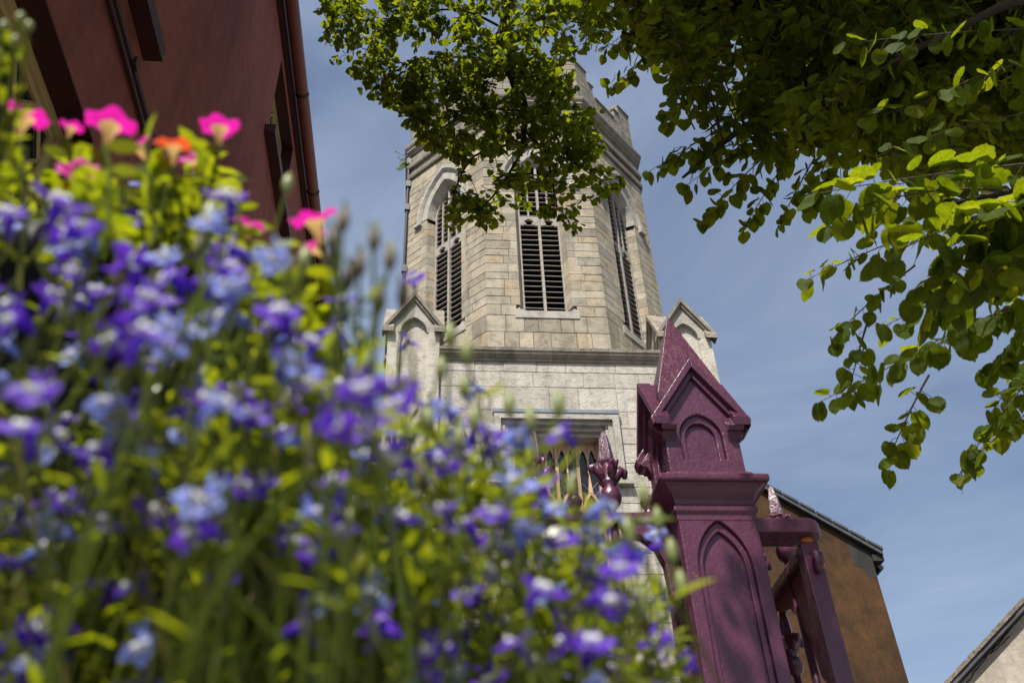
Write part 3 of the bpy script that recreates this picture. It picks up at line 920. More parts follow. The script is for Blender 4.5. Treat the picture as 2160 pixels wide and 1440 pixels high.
# cream gable at the lower right
crm = thing('cream_building', (12.0, 13.0, 0), 'cracked cream rendered gable with a mossy verge in the lower right corner', 'building')
FC = Fr((6.98, 12.0, 0), (.86, -.51, 0), (-.51, -.86, 0))
x0, z0, sl = 0.0, 5.11, .695
xr = 4.0; zr = z0+(xr-x0)*sl
mb = MB(); mb.add(*prism([(x0, 0), (2*xr-x0, 0), (2*xr-x0, z0), (xr, zr), (x0, z0)], FC, -8, 0)); mb.build('wall', M['creamwall'], crm)
for sg in (-1, 1):
    X = lambda q: xr-sg*(q-xr)
    X = (lambda q: q) if sg < 0 else (lambda q: 2*xr-q)
    mb = MB(); mb.add(*prism([(X(x0-.12), z0-.07), (X(xr), zr+.03), (X(xr), zr+.10), (X(x0-.12), z0+.01)], FC, -8.1, .10)); rf = mb.build('roof', M['slate'], crm)
    n = 22
    for i in range(n):
        t0, t1 = i/n, (i+1)/n-.0006
        pt = lambda t, o: (X(x0-.13+(xr-x0+.13)*t), z0-.005+(zr+.085-z0+.005)*t+o)
        o1 = random.uniform(.0, .012)
        MB().add(*prism([pt(t0, 0), pt(t1, 0), pt(t1, .052+o1), pt(t0, .060+o1)], FC, -.3, .115+random.uniform(0, .012))).build('verge_slate', M['verge'], rf)
# plaster cracks as thin sunk grooves with a lip
for pts in ([(2040, 1440), (2078, 1386), (2102, 1362), (2128, 1331)], [(2078, 1386), (2074, 1370)], [(2090, 1378), (2118, 1352), (2130, 1340)]):
    q = []
    for (x, y) in pts:
        d = P(x, y, 1)-CAM
        q.append(CAM+d*(((FC.o+FC.n*.002-CAM).dot(FC.n))/d.dot(FC.n)))
    qq = []
    for i in range(len(q)-1):
        for k in range(5): qq.append(q[i].lerp(q[i+1], k/5)+Vector((random.uniform(-.012, .012), 0, random.uniform(-.012, .012))))
    qq.append(q[-1])
    mb = MB(); mb.add(*tube(qq, .007, 4)); mb.build('crack', M['quoin'], crm)

# ------------------------------------------------------------------ dusty red building on the left
red = thing('red_building', (-4.0, 6.5, 0), 'dusty red rendered building in shade with a long brown gutter at left', 'building')
XW = -1.75
FL = Fr((XW, 0, 0), (0, 1, 0), (1, 0, 0))        # s is world Y
ys, ye, zt = 1.25, 13.5, 10.62
wins = [(1.75, 3.27, 3.1, 5.0), (1.85, 3.34, 6.14, 7.95), (6.42, 7.70, 9.0, 10.28), (9.44, 10.72, 9.0, 10.28), (1.9, 3.2, 9.0, 10.28)]
def wall_holes(mb, a0, a1, z0, z1, holes, fr, d0, d1):
    xs = sorted({a0, a1, *[h[0] for h in holes], *[h[1] for h in holes]}); zs = sorted({z0, z1, *[h[2] for h in holes], *[h[3] for h in holes]})
    for i in range(len(xs)-1):
        j = 0
        while j < len(zs)-1:
            ok = lambda jj: not any(h[0] < (xs[i]+xs[i+1])/2 < h[1] and h[2] < (zs[jj]+zs[jj+1])/2 < h[3] for h in holes)
            if ok(j):
                k = j
                while k+1 < len(zs)-1 and ok(k+1): k += 1
                a, b, c_, d_ = xs[i], xs[i+1], zs[j], zs[k+1]
                mb.add([fr.p(a, c_, d1), fr.p(b, c_, d1), fr.p(b, d_, d1), fr.p(a, d_, d1)], [(0, 1, 2, 3)])
                j = k+1
            else: j += 1
    for h in holes:
        for p_, q_ in (((h[0], h[2]), (h[1], h[2])), ((h[1], h[2]), (h[1], h[3])), ((h[1], h[3]), (h[0], h[3])), ((h[0], h[3]), (h[0], h[2]))):
            mb.add([fr.p(*p_, d1), fr.p(*q_, d1), fr.p(*q_, d0), fr.p(*p_, d0)], [(0, 1, 2, 3)])
mb = MB(); wall_holes(mb, ys, ye, 0, zt, wins, FL, -.2, 0)
mb.add([(XW, ys, 0), (XW-4.5, ys, 0), (XW-4.5, ys, zt), (XW, ys, zt)], [(0, 1, 2, 3)])
mb.add([(XW, ye, 0), (XW-4.5, ye, 0), (XW-4.5, ye, zt), (XW, ye, zt)], [(0, 3, 2, 1)])
mb.add([(XW-4.5, ys, 0), (XW-4.5, ye, 0), (XW-4.5, ye, zt), (XW-4.5, ys, zt)], [(0, 1, 2, 3)])
mb.build('wall', M['redwall'], red, fix=False)
mb = MB()
mb.add(*prism([(ys-.1, 0), (ye+.1, 0), (ye+.1, .12), (ys-.1, .12)], Fr((XW+.02, 0, zt+.1), (0, 1, 0), (1, 0, 0)), -4.6, 0)); mb.build('wall_plate', M['redtrim'], red)
rm = MB(); rm.add([(XW+.16, ys-.15, zt+.23), (XW+.16, ye+.15, zt+.23), (XW-2.25, ye+.15, zt+1.9), (XW-2.25, ys-.15, zt+1.9), (XW-4.7, ys-.15, zt+.23), (XW-4.7, ye+.15, zt+.23)], [(0, 1, 2, 3), (3, 2, 5, 4), (0, 3, 4), (1, 5, 2)])
rm.build('roof', M['slate'], red)
mb = MB(); mb.add(*box(ys, ye, 10.40, 10.60, FL, 0, .035)); mb.add(*box(ys, ye, 10.46, 10.62, FL, .035, .06)); mb.build('fascia', M['redtrim'], red)
gm = MB()
gy, gz, gr = XW+.145, 10.53, .075
pts = []
n = 10
ring = [(gr*math.cos(math.pi*i/n+math.pi), gr*math.sin(math.pi*i/n+math.pi)*1.05) for i in range(n+1)]
ringi = [(x*.9, z*.9) for x, z in reversed(ring)]
sec = ring+ringi
v = [(gy+x, ys-.1, gz+z) for x, z in sec]+[(gy+x, ye+.1, gz+z) for x, z in sec]
k = len(sec)
gm.add(v, [tuple(range(k)), tuple(range(2*k-1, k-1, -1))]+[(i, (i+1) % k, (i+1) % k+k, i+k) for i in range(k)])
gut = gm.build('gutter', M['gutter'], red)
for yy in (4.05, 5.35, 5.52, 7.05, 8.6, 10.1, 11.6):
    r2 = gr+.008
    ring2 = [(r2*math.cos(math.pi*i/n+math.pi), r2*1.05*math.sin(math.pi*i/n+math.pi)) for i in range(n+1)]
    ri = [(x*.93, z*.93) for x, z in reversed(ring2)]
    s2 = ring2+ri; k = len(s2)
    v = [(gy+x, yy-.018, gz+z) for x, z in s2]+[(gy+x, yy+.018, gz+z) for x, z in s2]
    MB().add(v, [tuple(range(k)), tuple(range(2*k-1, k-1, -1))]+[(i, (i+1) % k, (i+1) % k+k, i+k) for i in range(k)]).build('gutter_joint', M['redtrim'], gut)
for dz, rr in ((0, .016), (.085, .022)):
    mb = MB(); mb.add(*tube([(XW+.022, ys, 5.66+dz)]+[(XW+.022+random.uniform(0, .004), ys+.4*i, 5.66+dz+random.uniform(-.004, .004)) for i in range(1, 30)], rr, 7)); mb.build('wall_cable', M['redtrim'], red)
mb = MB(); mb.add(*bbox((XW+.03, 3.32, 5.745), .05, .05, .07)); mb.build('cable_clip', M['redtrim'], red)
for wi, (a, b, c_, d_) in enumerate(wins):
    dd = -.135
    fm = MB()
    e = .001
    fw = .07
    fm.add(*box(a+e, a+fw, c_+e, d_-e, FL, dd-.05, dd)); fm.add(*box(b-fw, b-e, c_+e, d_-e, FL, dd-.05, dd))
    fm.add(*box(a+fw, b-fw, d_-fw, d_-e, FL, dd-.05, dd)); fm.add(*box(a+fw, b-fw, c_+e, c_+fw, FL, dd-.05, dd))
    win = fm.build('window', M['cream'], red)
    fm = MB(); f2 = .045
    A0, B0, C0, D0 = a+fw+.002, b-fw-.002, c_+fw+.002, d_-fw-.002
    fm.add(*box(A0, A0+f2, C0, D0, FL, dd-.045, dd-.018)); fm.add(*box(B0-f2, B0, C0, D0, FL, dd-.045, dd-.018))
    fm.add(*box(A0+f2, B0-f2, D0-f2, D0, FL, dd-.045, dd-.018)); fm.add(*box(A0+f2, B0-f2, C0, C0+f2, FL, dd-.045, dd-.018))
    fm.build('sash', M['cream'], win)
    gl = MB(); gl.add(*box(A0+f2-.004, B0-f2+.004, C0+f2-.004, D0-f2+.004, FL, dd-.040, dd-.034)); gl.build('glass', M['glass'], win)
    # diamond glazing bars
    A1, B1, C1, D1 = A0+f2, B0-f2, C0+f2, D0-f2
    gb = MB(); step = .42
    for sg in (1, -1):
        o = -3.0
        while o < 3.5:
            pts = []
            for t in range(0, 201):
                s_ = A1+(B1-A1)*t/200; zz = C1+o+sg*(s_-A1)*1.2+(0 if sg > 0 else 1.0)
                if C1 <= zz <= D1: pts.append((s_, zz))
            if len(pts) > 3:
                p0, p1 = pts[0], pts[-1]
                gb.add(*tube([FL.p(*p0, dd-.028+.002*sg), FL.p(*p1, dd-.028+.002*sg)], .013, 4))
            o += step
    gb.build('glazing_bars', M['cream'], win)
    sm = MB(); sm.add(*prism([(a-.13, c_-.14), (b+.14, c_-.14), (b+.14, c_-.02), (a-.13, c_-.02)], FL, .001, .11)); sm.build('sill', M['redtrim'], red)
    sm = MB(); sm.add(*box(a+.002, b-.002, c_+.0005, c_+.012, FL, dd, -.002)); sm.build('inner_sill', M['redtrim'], red)
for (a, b, c_, d_) in wins:       # dark linings over the reveals
    e = .003
    mb = MB()
    mb.add(*box(a+e, b-e, d_-.008, d_-e, FL, -.134, -.001)); mb.add(*box(a+e, a+.008, c_+.02, d_-.01, FL, -.134, -.001)); mb.add(*box(b-.008, b-e, c_+.02, d_-.01, FL, -.134, -.001))
    mb.build('reveal', M['redtrim'], red)

# ------------------------------------------------------------------ plum painted iron gate pier
PX, PY = .873, 2.622
pier = thing('gate_pier', (PX, PY, .12), 'plum painted cast iron gate pier with gabled top and pyramid spire', 'gate pier')
def side_frames(cx, cy):
    return [Fr((cx, cy, 0), (1, 0, 0), (0, -1, 0)), Fr((cx, cy, 0), (0, 1, 0), (1, 0, 0)), Fr((cx, cy, 0), (-1, 0, 0), (0, 1, 0)), Fr((cx, cy, 0), (0, -1, 0), (-1, 0, 0))]
def sq_loft(mb, cx, cy, prof):
    v = []
    for h, z in prof: v += [(cx-h, cy-h, z), (cx+h, cy-h, z), (cx+h, cy+h, z), (cx-h, cy+h, z)]
    f = [(3, 2, 1, 0)]
    for i in range(len(prof)-1):
        for k in range(4): f.append((i*4+k, i*4+(k+1) % 4, i*4+4+(k+1) % 4, i*4+4+k))
    m = len(prof)*4-4
    f.append((m, m+1, m+2, m+3))
    mb.add(v, f)
def bevel(o, w=.003, seg=2):
    md = o.modifiers.new('bevel', 'BEVEL'); md.width = w; md.segments = seg; md.limit_method = 'ANGLE'; md.angle_limit = R(35)
    md.harden_normals = False
    return o
def holed(mb, fr, hw, zb, zt, ar, za, d0, d1):
    """a plate hw half wide from zb to zt with a pointed opening ar whose foot is at za"""
    half = (len(ar)+1)//2; c = 0; nh = -ar[0][0]
    ap = ar[half-1][1]
    mb.add(*prism_half([(-hw, zb), (0, zb), (0, za), (-nh, za)]+ar[:half]+[(0, zt), (-hw, zt)], fr, d0, d1))
    mb.add(*prism_half([(hw, zb), (hw, zt), (0, zt)]+ar[half-1:]+[(nh, za), (0, za), (0, zb)], fr, d0, d1))
H = .122
mb = MB(); sq_loft(mb, PX, PY, [(.17, .12), (.17, .42), (.135, .46), (H-.024, .47), (H-.024, 2.497)])
shaft = bevel(mb.build('shaft', M['paint'], pier))
for fr in side_frames(PX, PY):
    ar = arch(.082, 2.29, .155, 9); ar2 = arch(.062, 2.29, .118, 9); ar3 = arch(.082, 2.29, .155, 9)
    mb = MB(); holed(mb, fr, H-.0005, .46, 2.497, ar, .62, H-.0245, H)
    bevel(seamless(mb, 'panel_frame', M['paint'], shaft), .004, 3)
    mb = MB()
    a_o, a_i = [(-.0815, .625)]+arch(.0815, 2.29, .154, 9)+[(.0815, .625)], [(-.064, .64)]+arch(.064, 2.29, .122, 9)+[(.064, .64)]
    ring_strip(mb, a_i, a_o, fr, H-.0242, H-.012)
    bevel(mb.build('panel_moulding', M['paint'], shaft), .003, 2)
mb = MB(); sq_loft(mb, PX, PY, [(.1235, 2.44), (.1235, 2.462), (.131, 2.470), (.131, 2.488), (.1245, 2.494), (.126, 2.510), (.134, 2.530), (.150, 2.546), (.160, 2.552), (.171, 2.554), (.173, 2.561), (.173, 2.572), (.170, 2.579), (.140, 2.583), (.139, 2.600), (.134, 2.606), (.122, 2.608)])
bevel(mb.build('cap', M['paint'], pier), .003, 2)
mb = MB(); sq_loft(mb, PX, PY, [(.100, 2.59), (.098, 2.92), (.06, 3.05)])
lan = mb.build('lantern_block', M['paint'], pier)
for i, fr in enumerate(side_frames(PX, PY)):
    ar = arch(.070, 2.742, .088, 8); half = (len(ar)+1)//2
    mb = MB()
    mb.add(*prism_half([(-.122, 2.601), (0, 2.601), (0, 2.655), (-.070, 2.655)]+ar[:half]+[(0, 3.0), (-.1225, 2.815)], fr, .096, .122))
    mb.add(*prism_half([(.122, 2.601), (.1225, 2.815), (0, 3.0)]+ar[half-1:]+[(.070, 2.655), (0, 2.655), (0, 2.601)], fr, .096, .122))
    bevel(seamless(mb, 'gablet', M['paint'], lan), .004, 3)
    mb = MB(); a_o, a_i = [(-.0695, 2.656)]+arch(.0695, 2.742, .087, 8)+[(.0695, 2.656)], [(-.050, 2.656)]+arch(.050, 2.742, .062, 8)+[(.050, 2.656)]
    ring_strip(mb, a_i, a_o, fr, .097, .110); bevel(mb.build('niche_moulding', M['paint'], lan), .003, 2)
    for sg in (-1, 1):
        mb = MB()
        mb.add(*prism([(0, 3.002), (sg*.160, 2.765), (sg*.166, 2.795), (0, 3.043)], fr, .105, .154))
        mb.add(*prism([(0, 2.972), (sg*.148, 2.752), (sg*.160, 2.766), (0, 3.003)], fr, .10, .136))
        mb.add(*prism([(sg*.123, 2.80), (sg*.160, 2.766), (sg*.150, 2.752), (sg*.137, 2.752), (sg*.128, 2.735), (sg*.1221, 2.72)], fr, .085, .130))
        bevel(mb.build('raking_moulding', M['paint'], lan), .004, 3)
    mb = MB(); zc_ = 3.036-.150*1.49
    mb.add([fr.p(0, 3.036, 0), fr.p(0, 3.036, .146), fr.p(-.148, zc_, .146), fr.p(.148, zc_, .146), fr.p(0, 3.0, .02), fr.p(0, 3.0, .146), fr.p(-.148, zc_-.03, .146), fr.p(.148, zc_-.03, .146)],
           [(0, 1, 2), (0, 3, 1), (4, 6, 5), (4, 5, 7), (1, 5, 6, 2), (3, 7, 5, 1), (0, 2, 6, 4), (0, 4, 7, 3)])
    mb.build('gablet_roof', M['paint'], lan)
mb = MB(); sq_loft(mb, PX, PY, [(.110, 2.80), (.119, 2.92), (.005, 3.338), (.002, 3.345)])
bevel(mb.build('spire', M['paint'], pier), .003, 2)
def finial(name, x, y, zt, parent, k=1.0, full=True):
    """spear head: faceted blade, collar of curled leaves, bead and ball"""
    mb = MB()
    v = []; prof = [(.021, -.135), (.030, -.120), (.029, -.105), (.022, -.055), (.013, -.012), (.007, -.001), (.002, .002)]
    for r_, z_ in prof:
        for q in range(4):
            an = math.pi/2*q+.25
            v.append((x+r_*k*math.cos(an), y+r_*k*math.sin(an), zt+z_*k))
    f = [(3, 2, 1, 0)]
    for i in range(len(prof)-1):
        for q in range(4): f.append((i*4+q, i*4+(q+1) % 4, i*4+4+(q+1) % 4, i*4+4+q))
    f.append(tuple((len(prof)-1)*4+q for q in range(4)))
    mb.add(v, f)
    fo = bevel(mb.build(name, M['paint'], parent), .003, 2)
    if full:
        for q in range(4):
            an = math.pi/2*q+.25+math.pi/4*0
            d = Vector((math.cos(an), math.sin(an), 0))
            c = Vector((x, y, zt))
            lm = MB(); lm.add(*tube([c+d*.016*k+Vector((0, 0, -.20*k)), c+d*.030*k+Vector((0, 0, -.165*k)), c+d*.047*k+Vector((0, 0, -.142*k)), c+d*.060*k+Vector((0, 0, -.150*k)), c+d*.058*k+Vector((0, 0, -.172*k))], [.010*k, .018*k, .015*k, .013*k, .007*k], 7))
            lm.build('collar_leaf', M['paint'], fo, smooth=True)
        bm_ = MB(); bm_.add(*lathe((x, y, zt), [(.012*k, -.305*k), (.016*k, -.29*k), (.030*k, -.275*k), (.036*k, -.25*k), (.030*k, -.225*k), (.018*k, -.215*k), (.027*k, -.205*k), (.027*k, -.192*k), (.016*k, -.18*k), (.018*k, -.13*k)], 14))
        bm_.build('finial_ball', M['paint'], fo, smooth=True)
    return fo

# ------------------------------------------------------------------ railing left of the pier
rail = thing('iron_railing', (0.0, PY, .12), 'plum iron railing with spear finials running behind the flowers', 'railing')
mb = MB(); mb.add(*box(-1.6, .75, 2.488, 2.52, Fr((0, PY, 0), (1, 0, 0), (0, -1, 0)), -.03, .03)); bevel(mb.build('top_rail', M['paint'], rail), .005, 2)
mb = MB(); mb.add(*box(-1.6, .75, .30, .34, Fr((0, PY, 0), (1, 0, 0), (0, -1, 0)), -.025, .025)); mb.build('bottom_rail', M['paint'], rail)
FB = Fr((0, PY, 0), (1, 0, 0), (0, -1, 0))
mb = MB(); mb.add(*prism([(.7505, 2.487), (.60, 2.487), (.612, 2.455), (.66, 2.44), (.70, 2.405), (.72, 2.35), (.725, 2.25), (.7505, 2.22)], FB, -.022, .022)); bevel(mb.build('bracket', M['paint'], rail), .004, 2)
for i in range(9):
    x = .58-.236*i
    bm_ = MB(); bm_.add(*tube([(x, PY, .12), (x, PY, 2.53)], .0135, 10)); b_ = bm_.build('bar', M['paint'], rail, smooth=True)
    finial('finial', x, PY, 2.836, rail)
    xd = x+.118
    if xd < .72:
        bm_ = MB(); bm_.add(*lathe((xd, PY, 2.52), [(.016, 0), (.018, .012), (.010, .02), (.022, .035), (.026, .05), (.020, .066), (.006, .075)], 12)); bm_.build('rail_knob', M['paint'], rail, smooth=True)
        bm_ = MB(); bm_.add(*tube([(xd, PY, .12), (xd, PY, 1.55)], .011, 8)); bm_.build('dog_bar', M['paint'], rail, smooth=True)
# ------------------------------------------------------------------ open gate right of the pier
gate = thing('iron_gate', (1.16, 3.2, .12), 'open plum iron gate hinged on the gate pier, seen edge on', 'gate')
mb = MB()
pl = [(.994, 2.507), (1.155, 2.507)]+[(1.155+.052*math.sin(a), 2.559-.052*math.cos(a)) for a in [math.pi*i/8 for i in range(1, 8)]]+[(1.155, 2.611), (.994, 2.611)]
n = len(pl)
v = [(x, y, 2.408) for x, y in pl]+[(x, y, 2.457) for x, y in pl]
mb.add(v, [tuple(range(n-1, -1, -1)), tuple(range(n, 2*n))]+[(i, (i+1) % n, (i+1) % n+n, i+n) for i in range(n)])
hc = bevel(mb.build('hinge_collar', M['paint'], gate), .006, 3)
mb = MB(); mb.add(*lathe((1.158, 2.556, 2.398), [(.012, -.006), (.018, -.002), (.020, .004), (.018, .012)], 12)); mb.build('hinge_bush', M['rust'], hc, smooth=True)
mb = MB(); mb.add(*bbox((1.162, 2.572, 1.26), .056, .056, 2.27)); st = bevel(mb.build('heel_stile', M['paint'], gate), .004, 2)
mb = MB(); mb.add(*tube([(1.162, 2.537, 2.29), (1.166, 2.528, 2.315), (1.170, 2.530, 2.345), (1.166, 2.537, 2.365)], [.008, .020, .018, .006], 8)); mb.build('stile_boss', M['paint'], st, smooth=True)
GX = 1.158
FG = Fr((GX, 0, 0), (0, 1, 0), (1, 0, 0))
mb = MB(); mb.add(*box(2.595, 3.95, 2.350, 2.380, FG, -.03, .03)); bevel(mb.build('top_rail', M['paint'], gate), .004)
mb = MB(); mb.add(*prism([(2.602, 2.349), (2.93, 2.349), (2.86, 2.30), (2.78, 2.28), (2.72, 2.22), (2.68, 2.12), (2.66, 2.02), (2.602, 1.96)], FG, -.010, .010)); bevel(mb.build('corner_plate', M['paint'], gate), .003)  # bracket plate added to fill the dark gap between pier and stile
mb = MB(); mb.add(*box(2.595, 3.95, .30, .36, FG, -.03, .03)); mb.build('bottom_rail', M['paint'], gate)
mb = MB(); mb.add(*bbox((GX, 3.978, 1.26), .05, .05, 2.27)); mb.build('meeting_stile', M['paint'], gate)
for i in range(9):
    y = 2.725+.142*i
    if i % 2 == 0:
        bm_ = MB(); bm_.add(*tube([(GX, y, .2), (GX, y, 2.43)], .0135, 10)); bm_.build('bar', M['paint'], gate, smooth=True)
        finial('finial', GX, y, 2.69, gate, .95)
    else:
        bm_ = MB(); bm_.add(*tube([(GX, y, .2), (GX, y, 2.10)], .0125, 10)); bm_.build('dog_bar', M['paint'], gate, smooth=True)
        finial('dog_bar_finial', GX, y, 2.33, gate, .8)

# ------------------------------------------------------------------ lime tree
tree = thing('lime_tree', (4.35, 3.4, .12), 'lime tree whose leafy boughs hang across the top and right of the view', 'tree')
def leaf_template(half, cup=.22, bend=.15, jit=0.0):
    pts = []
    mid = [(0, y) for _, y in half]
    v = []; f = []
    n = len(half)
    def zz(x, y): return -cup*abs(x)**1.5+.10*abs(x)-bend*y*y+.035*math.sin(7*y+3*x)+.05*math.sin(11*abs(x)+5*y)*abs(x)
    for x, y in half: v.append((0, max(0, y) if y < 1 else y, zz(0, max(0, y))))
    for x, y in half: v.append((x, y, zz(x, y)))
    for x, y in half: v.append((-x, y, zz(x, y)))
    for i in range(n-1):
        if half[i][0] == 0: f.append((i, n+i+1, i+1)); f.append((i, i+1, 2*n+i+1))
        elif half[i+1][0] == 0: f.append((i, n+i, i+1)); f.append((i, i+1, 2*n+i))
        else: f.append((i, n+i, n+i+1, i+1)); f.append((i, i+1, 2*n+i+1, 2*n+i))
    return v, f
HN = [(0, 0), (.13, -.075), (.30, -.055), (.37, .03), (.44, .09), (.475, .20), (.515, .29), (.50, .40), (.495, .50), (.435, .59), (.40, .69), (.295, .77), (.21, .85), (.08, .90), (0, 1.0)]
HF = [(0, 0), (.30, -.07), (.50, .2), (.48, .5), (.24, .82), (0, 1.0)]
near_t = [leaf_template(HN, c, b) for c, b in ((.25, .12), (.45, .30), (-.12, .06))]
far_t = [leaf_template(HF, c, b) for c, b in ((.25, .12), (.5, .3), (-.1, .05))]
near_me = []
def leaf_attr(me, co):
    at = me.attributes.new('lf', 'FLOAT_VECTOR', 'POINT')
    at.data.foreach_set('vector', [c for p in co for c in p])
for i, (v, f) in enumerate(near_t):
    mbx = MB(); mbx.add(v, f); me = mbx.mesh('leaf', M['leaf'], True); near_me.append(me)
    leaf_attr(me, v)
leaves = []       # (matrix, big)
twigs = MB()
def rv(s=1.0): return Vector((random.gauss(0, 1), random.gauss(0, 1), random.gauss(0, 1)))*s*.577
UP = Vector((0, 0, 1))
def curve(p0, p1, sag, n=7):
    d = p1-p0
    c = p0+d*.5+UP*sag*d.length+rv(.05*d.length)
    return [p0*(1-t)**2+c*2*t*(1-t)+p1*t*t for t in [i/n for i in range(n+1)]]
def place_leaf(base, tip, size, flat=False):
    tip = tip.normalized()
    nrm = UP*.95+rv(.55) if flat else S*.6+UP*.3+rv(.9)
    nrm = nrm-tip*nrm.dot(tip)
    if nrm.length < 1e-3: nrm = tip.orthogonal()
    nrm.normalize()
    if nrm.z < -0.2 and random.random() < .7: nrm = -nrm
    x = tip.cross(nrm)
    s = size*random.uniform(.7, 1.15)
    m = Matrix(((x.x*s*.98, tip.x*s, nrm.x*s, base.x), (x.y*s*.98, tip.y*s, nrm.y*s, base.y), (x.z*s*.98, tip.z*s, nrm.z*s, base.z), (0, 0, 0, 1)))
    leaves.append(m)
def spray(p0, p1, n, size, sag=.12, r0=.006, start=.2, hang=.8, petiole=.5, flat=.25):
    pts = curve(p0, p1, sag)
    twigs.add(*tube(pts, [r0*(1-.75*i/(len(pts)-1)) for i in range(len(pts))], 5, False))
    m = len(pts)-1
    for i in range(n):
        t = start+(1-start)*(i+random.random()*.6)/n
        k = min(m-1, int(t*m)); q = pts[k].lerp(pts[k+1], t*m-k)
        tg = (pts[k+1]-pts[k]).normalized()
        sd = tg.cross(UP)
        if sd.length < .1: sd = rv(1)
        sd.normalize()
        sd *= 1 if i % 2 else -1
        out = (sd*.7+tg*.35+rv(.45)-UP*.15).normalized()
        base = q+out*size*petiole*random.uniform(.6, 1.3)
        twigs.add(*tube([q, (q+base)*.5+UP*.004, base], .0011, 3, False))
        fl = random.random() < flat
        place_leaf(base, (out*.9-UP*.28*random.random()+rv(.2)) if fl else (out*.45-UP*hang*random.uniform(.5, 1.2)+rv(.35)), size, fl)
    place_leaf(pts[-1], (pts[-1]-pts[-2]).normalized()*.4-UP*hang, size)

def branch(pts, radii, name='branch', sides=8):
    # smooth the control polyline
    out = []; rr = []
    n = len(pts)
    for i in range(n-1):
        p0 = pts[max(0, i-1)]; p1 = pts[i]; p2 = pts[i+1]; p3 = pts[min(n-1, i+2)]
        for k in range(5):
            t = k/5
            out.append(.5*((2*p1)+(p2-p0)*t+(2*p0-5*p1+4*p2-p3)*t*t+(3*p1-p0-3*p2+p3)*t**3)); rr.append(radii[i]+(radii[i+1]-radii[i])*t)
    out.append(pts[-1]); rr.append(radii[-1])
    out = [p+rv(r_*.25) for p, r_ in zip(out, rr)]
    mb = MB(); mb.add(*tube(out, rr, sides)); mb.build(name, M['bark'], tree, smooth=True)
    return out
TB = Vector((4.35, 3.4, 0))
trunk = branch([TB+Vector((0, 0, 0)), TB+Vector((.03, -.02, .6)), TB+Vector((.0, .03, 3.0)), TB+Vector((-.15, .05, 5.5)), TB+Vector((-.35, .15, 8.0)), TB+Vector((-.5, .2, 11))], [.34, .26, .22, .18, .12, .04], 'trunk', 12)
limbA = branch([TB+Vector((-.1, .05, 5.2)), Vector((3.3, 3.9, 8.2)), Vector((2.0, 4.2, 10.2)), P(1130, -130, 8.7), P(1062, 60, 8.6), P(1075, 150, 8.5), P(1108, 235, 8.45), P(1095, 330, 8.4)], [.14, .11, .095, .075, .052, .046, .034, .018])
limbB = branch([TB+Vector((0, .02, 3.9)), Vector((3.5, 2.8, 4.9)), P(2250, 40, 4.3), P(2000, 130, 4.3), P(1780, 190, 4.3), P(1600, 250, 4.2), P(1440, 375, 4.1)], [.10, .075, .05, .036, .026, .016, .006])
limbC = branch([TB+Vector((0, -.02, 3.0)), Vector((3.2, 2.7, 3.5)), P(2420, 380, 2.9), P(2160, 402, 2.6), P(1985, 432, 2.45)], [.06, .04, .02, .011, .006])
limbD = branch([TB+Vector((-.2, .05, 6.0)), Vector((3.2, 2.6, 6.6)), P(2000, -250, 5.0), P(1750, -120, 4.9), P(1500, 20, 4.8), P(1330, 110, 4.7)], [.11, .08, .05, .035, .02, .007])
limbE = branch([TB+Vector((-.1, 0, 4.4)), Vector((3.4, 2.3, 5.6)), P(2300, -60, 3.6), P(2060, 40, 3.5), P(1900, 120, 3.5)], [.08, .05, .03, .016, .008])
subs = [[P(1075, 150, 8.5), P(980, 120, 8.6), P(860, 135, 8.7), P(760, 100, 8.7)], [P(1062, 60, 8.6), P(960, 20, 8.5), P(820, 40, 8.4), P(720, 20, 8.4)],
        [P(1108, 235, 8.45), P(1000, 230, 8.3), P(930, 270, 8.3), P(885, 250, 8.3)], [P(1095, 330, 8.4), P(1055, 395, 8.3), P(1015, 440, 8.3)],
        [P(1100, 270, 8.4), P(1150, 315, 8.4), P(1215, 345, 8.4), P(1270, 390, 8.4)], [P(1075, 150, 8.5), P(1140, 190, 8.7), P(1210, 230, 8.7)],
        [P(1062, 60, 8.6), P(1140, 40, 8.5), P(1230, 50, 8.5)], [P(1150, 315, 8.4), P(1165, 380, 8.3), P(1175, 440, 8.3)], [P(1095, 300, 8.4), P(1000, 330, 8.5), P(960, 400, 8.5)]]
subpts = []
for s_ in subs: subpts += branch(s_, [.015, .011, .007, .004][:len(s_)], 'branch', 6)
farA = [p for p in limbA if p.z > 6 and proj(p)[1] > -250]+subpts
def nearest(p, L): return min(L, key=lambda q: (q-p).length_squared)
PL = [(668, -60), (676, 60), (690, 120), (735, 150), (790, 205), (835, 215), (845, 260), (872, 268), (900, 315), (965, 335), (985, 365), (955, 400), (965, 440), (950, 485), (985, 470), (1030, 490), (1095, 445), (1130, 465), (1180, 430), (1215, 480), (1235, 430), (1290, 410), (1315, 385), (1275, 330), (1265, 250), (1225, 200), (1215, 140), (1200, 95), (1150, 110), (1170, 40), (1290, 30), (1300, -60)]
n = 0
LF = .062
while n < 640:
    x, y = random.uniform(660, 1330), random.uniform(-60, 500)
    if not inside(PL, x, y): continue
    dens = 1.0 if y < 330 else .6
    if random.random() > dens: continue
    t = random.uniform(7.7, 9.2)
    p1 = P(x, y, t)
    q = nearest(p1, farA)
    d = q-p1
    L_ = min(d.length, random.uniform(.2, .42))
    p0 = p1+d.normalized()*L_ if d.length > .05 else p1+UP*.3
    spray(p0, p1, random.randint(9, 15), LF, .10, .0035, .25, .85, .5, .55)
    n += 1
for i in range(46):      # the bough runs on to the right along the top of the view
    p1 = P(random.uniform(1170, 1400), random.uniform(-60, 70), random.uniform(6.2, 8.2)); q = nearest(p1, farA)
    spray(p1+(q-p1).normalized()*.4, p1, 12, LF, .08, .0035, .2, .8, .5, .4)
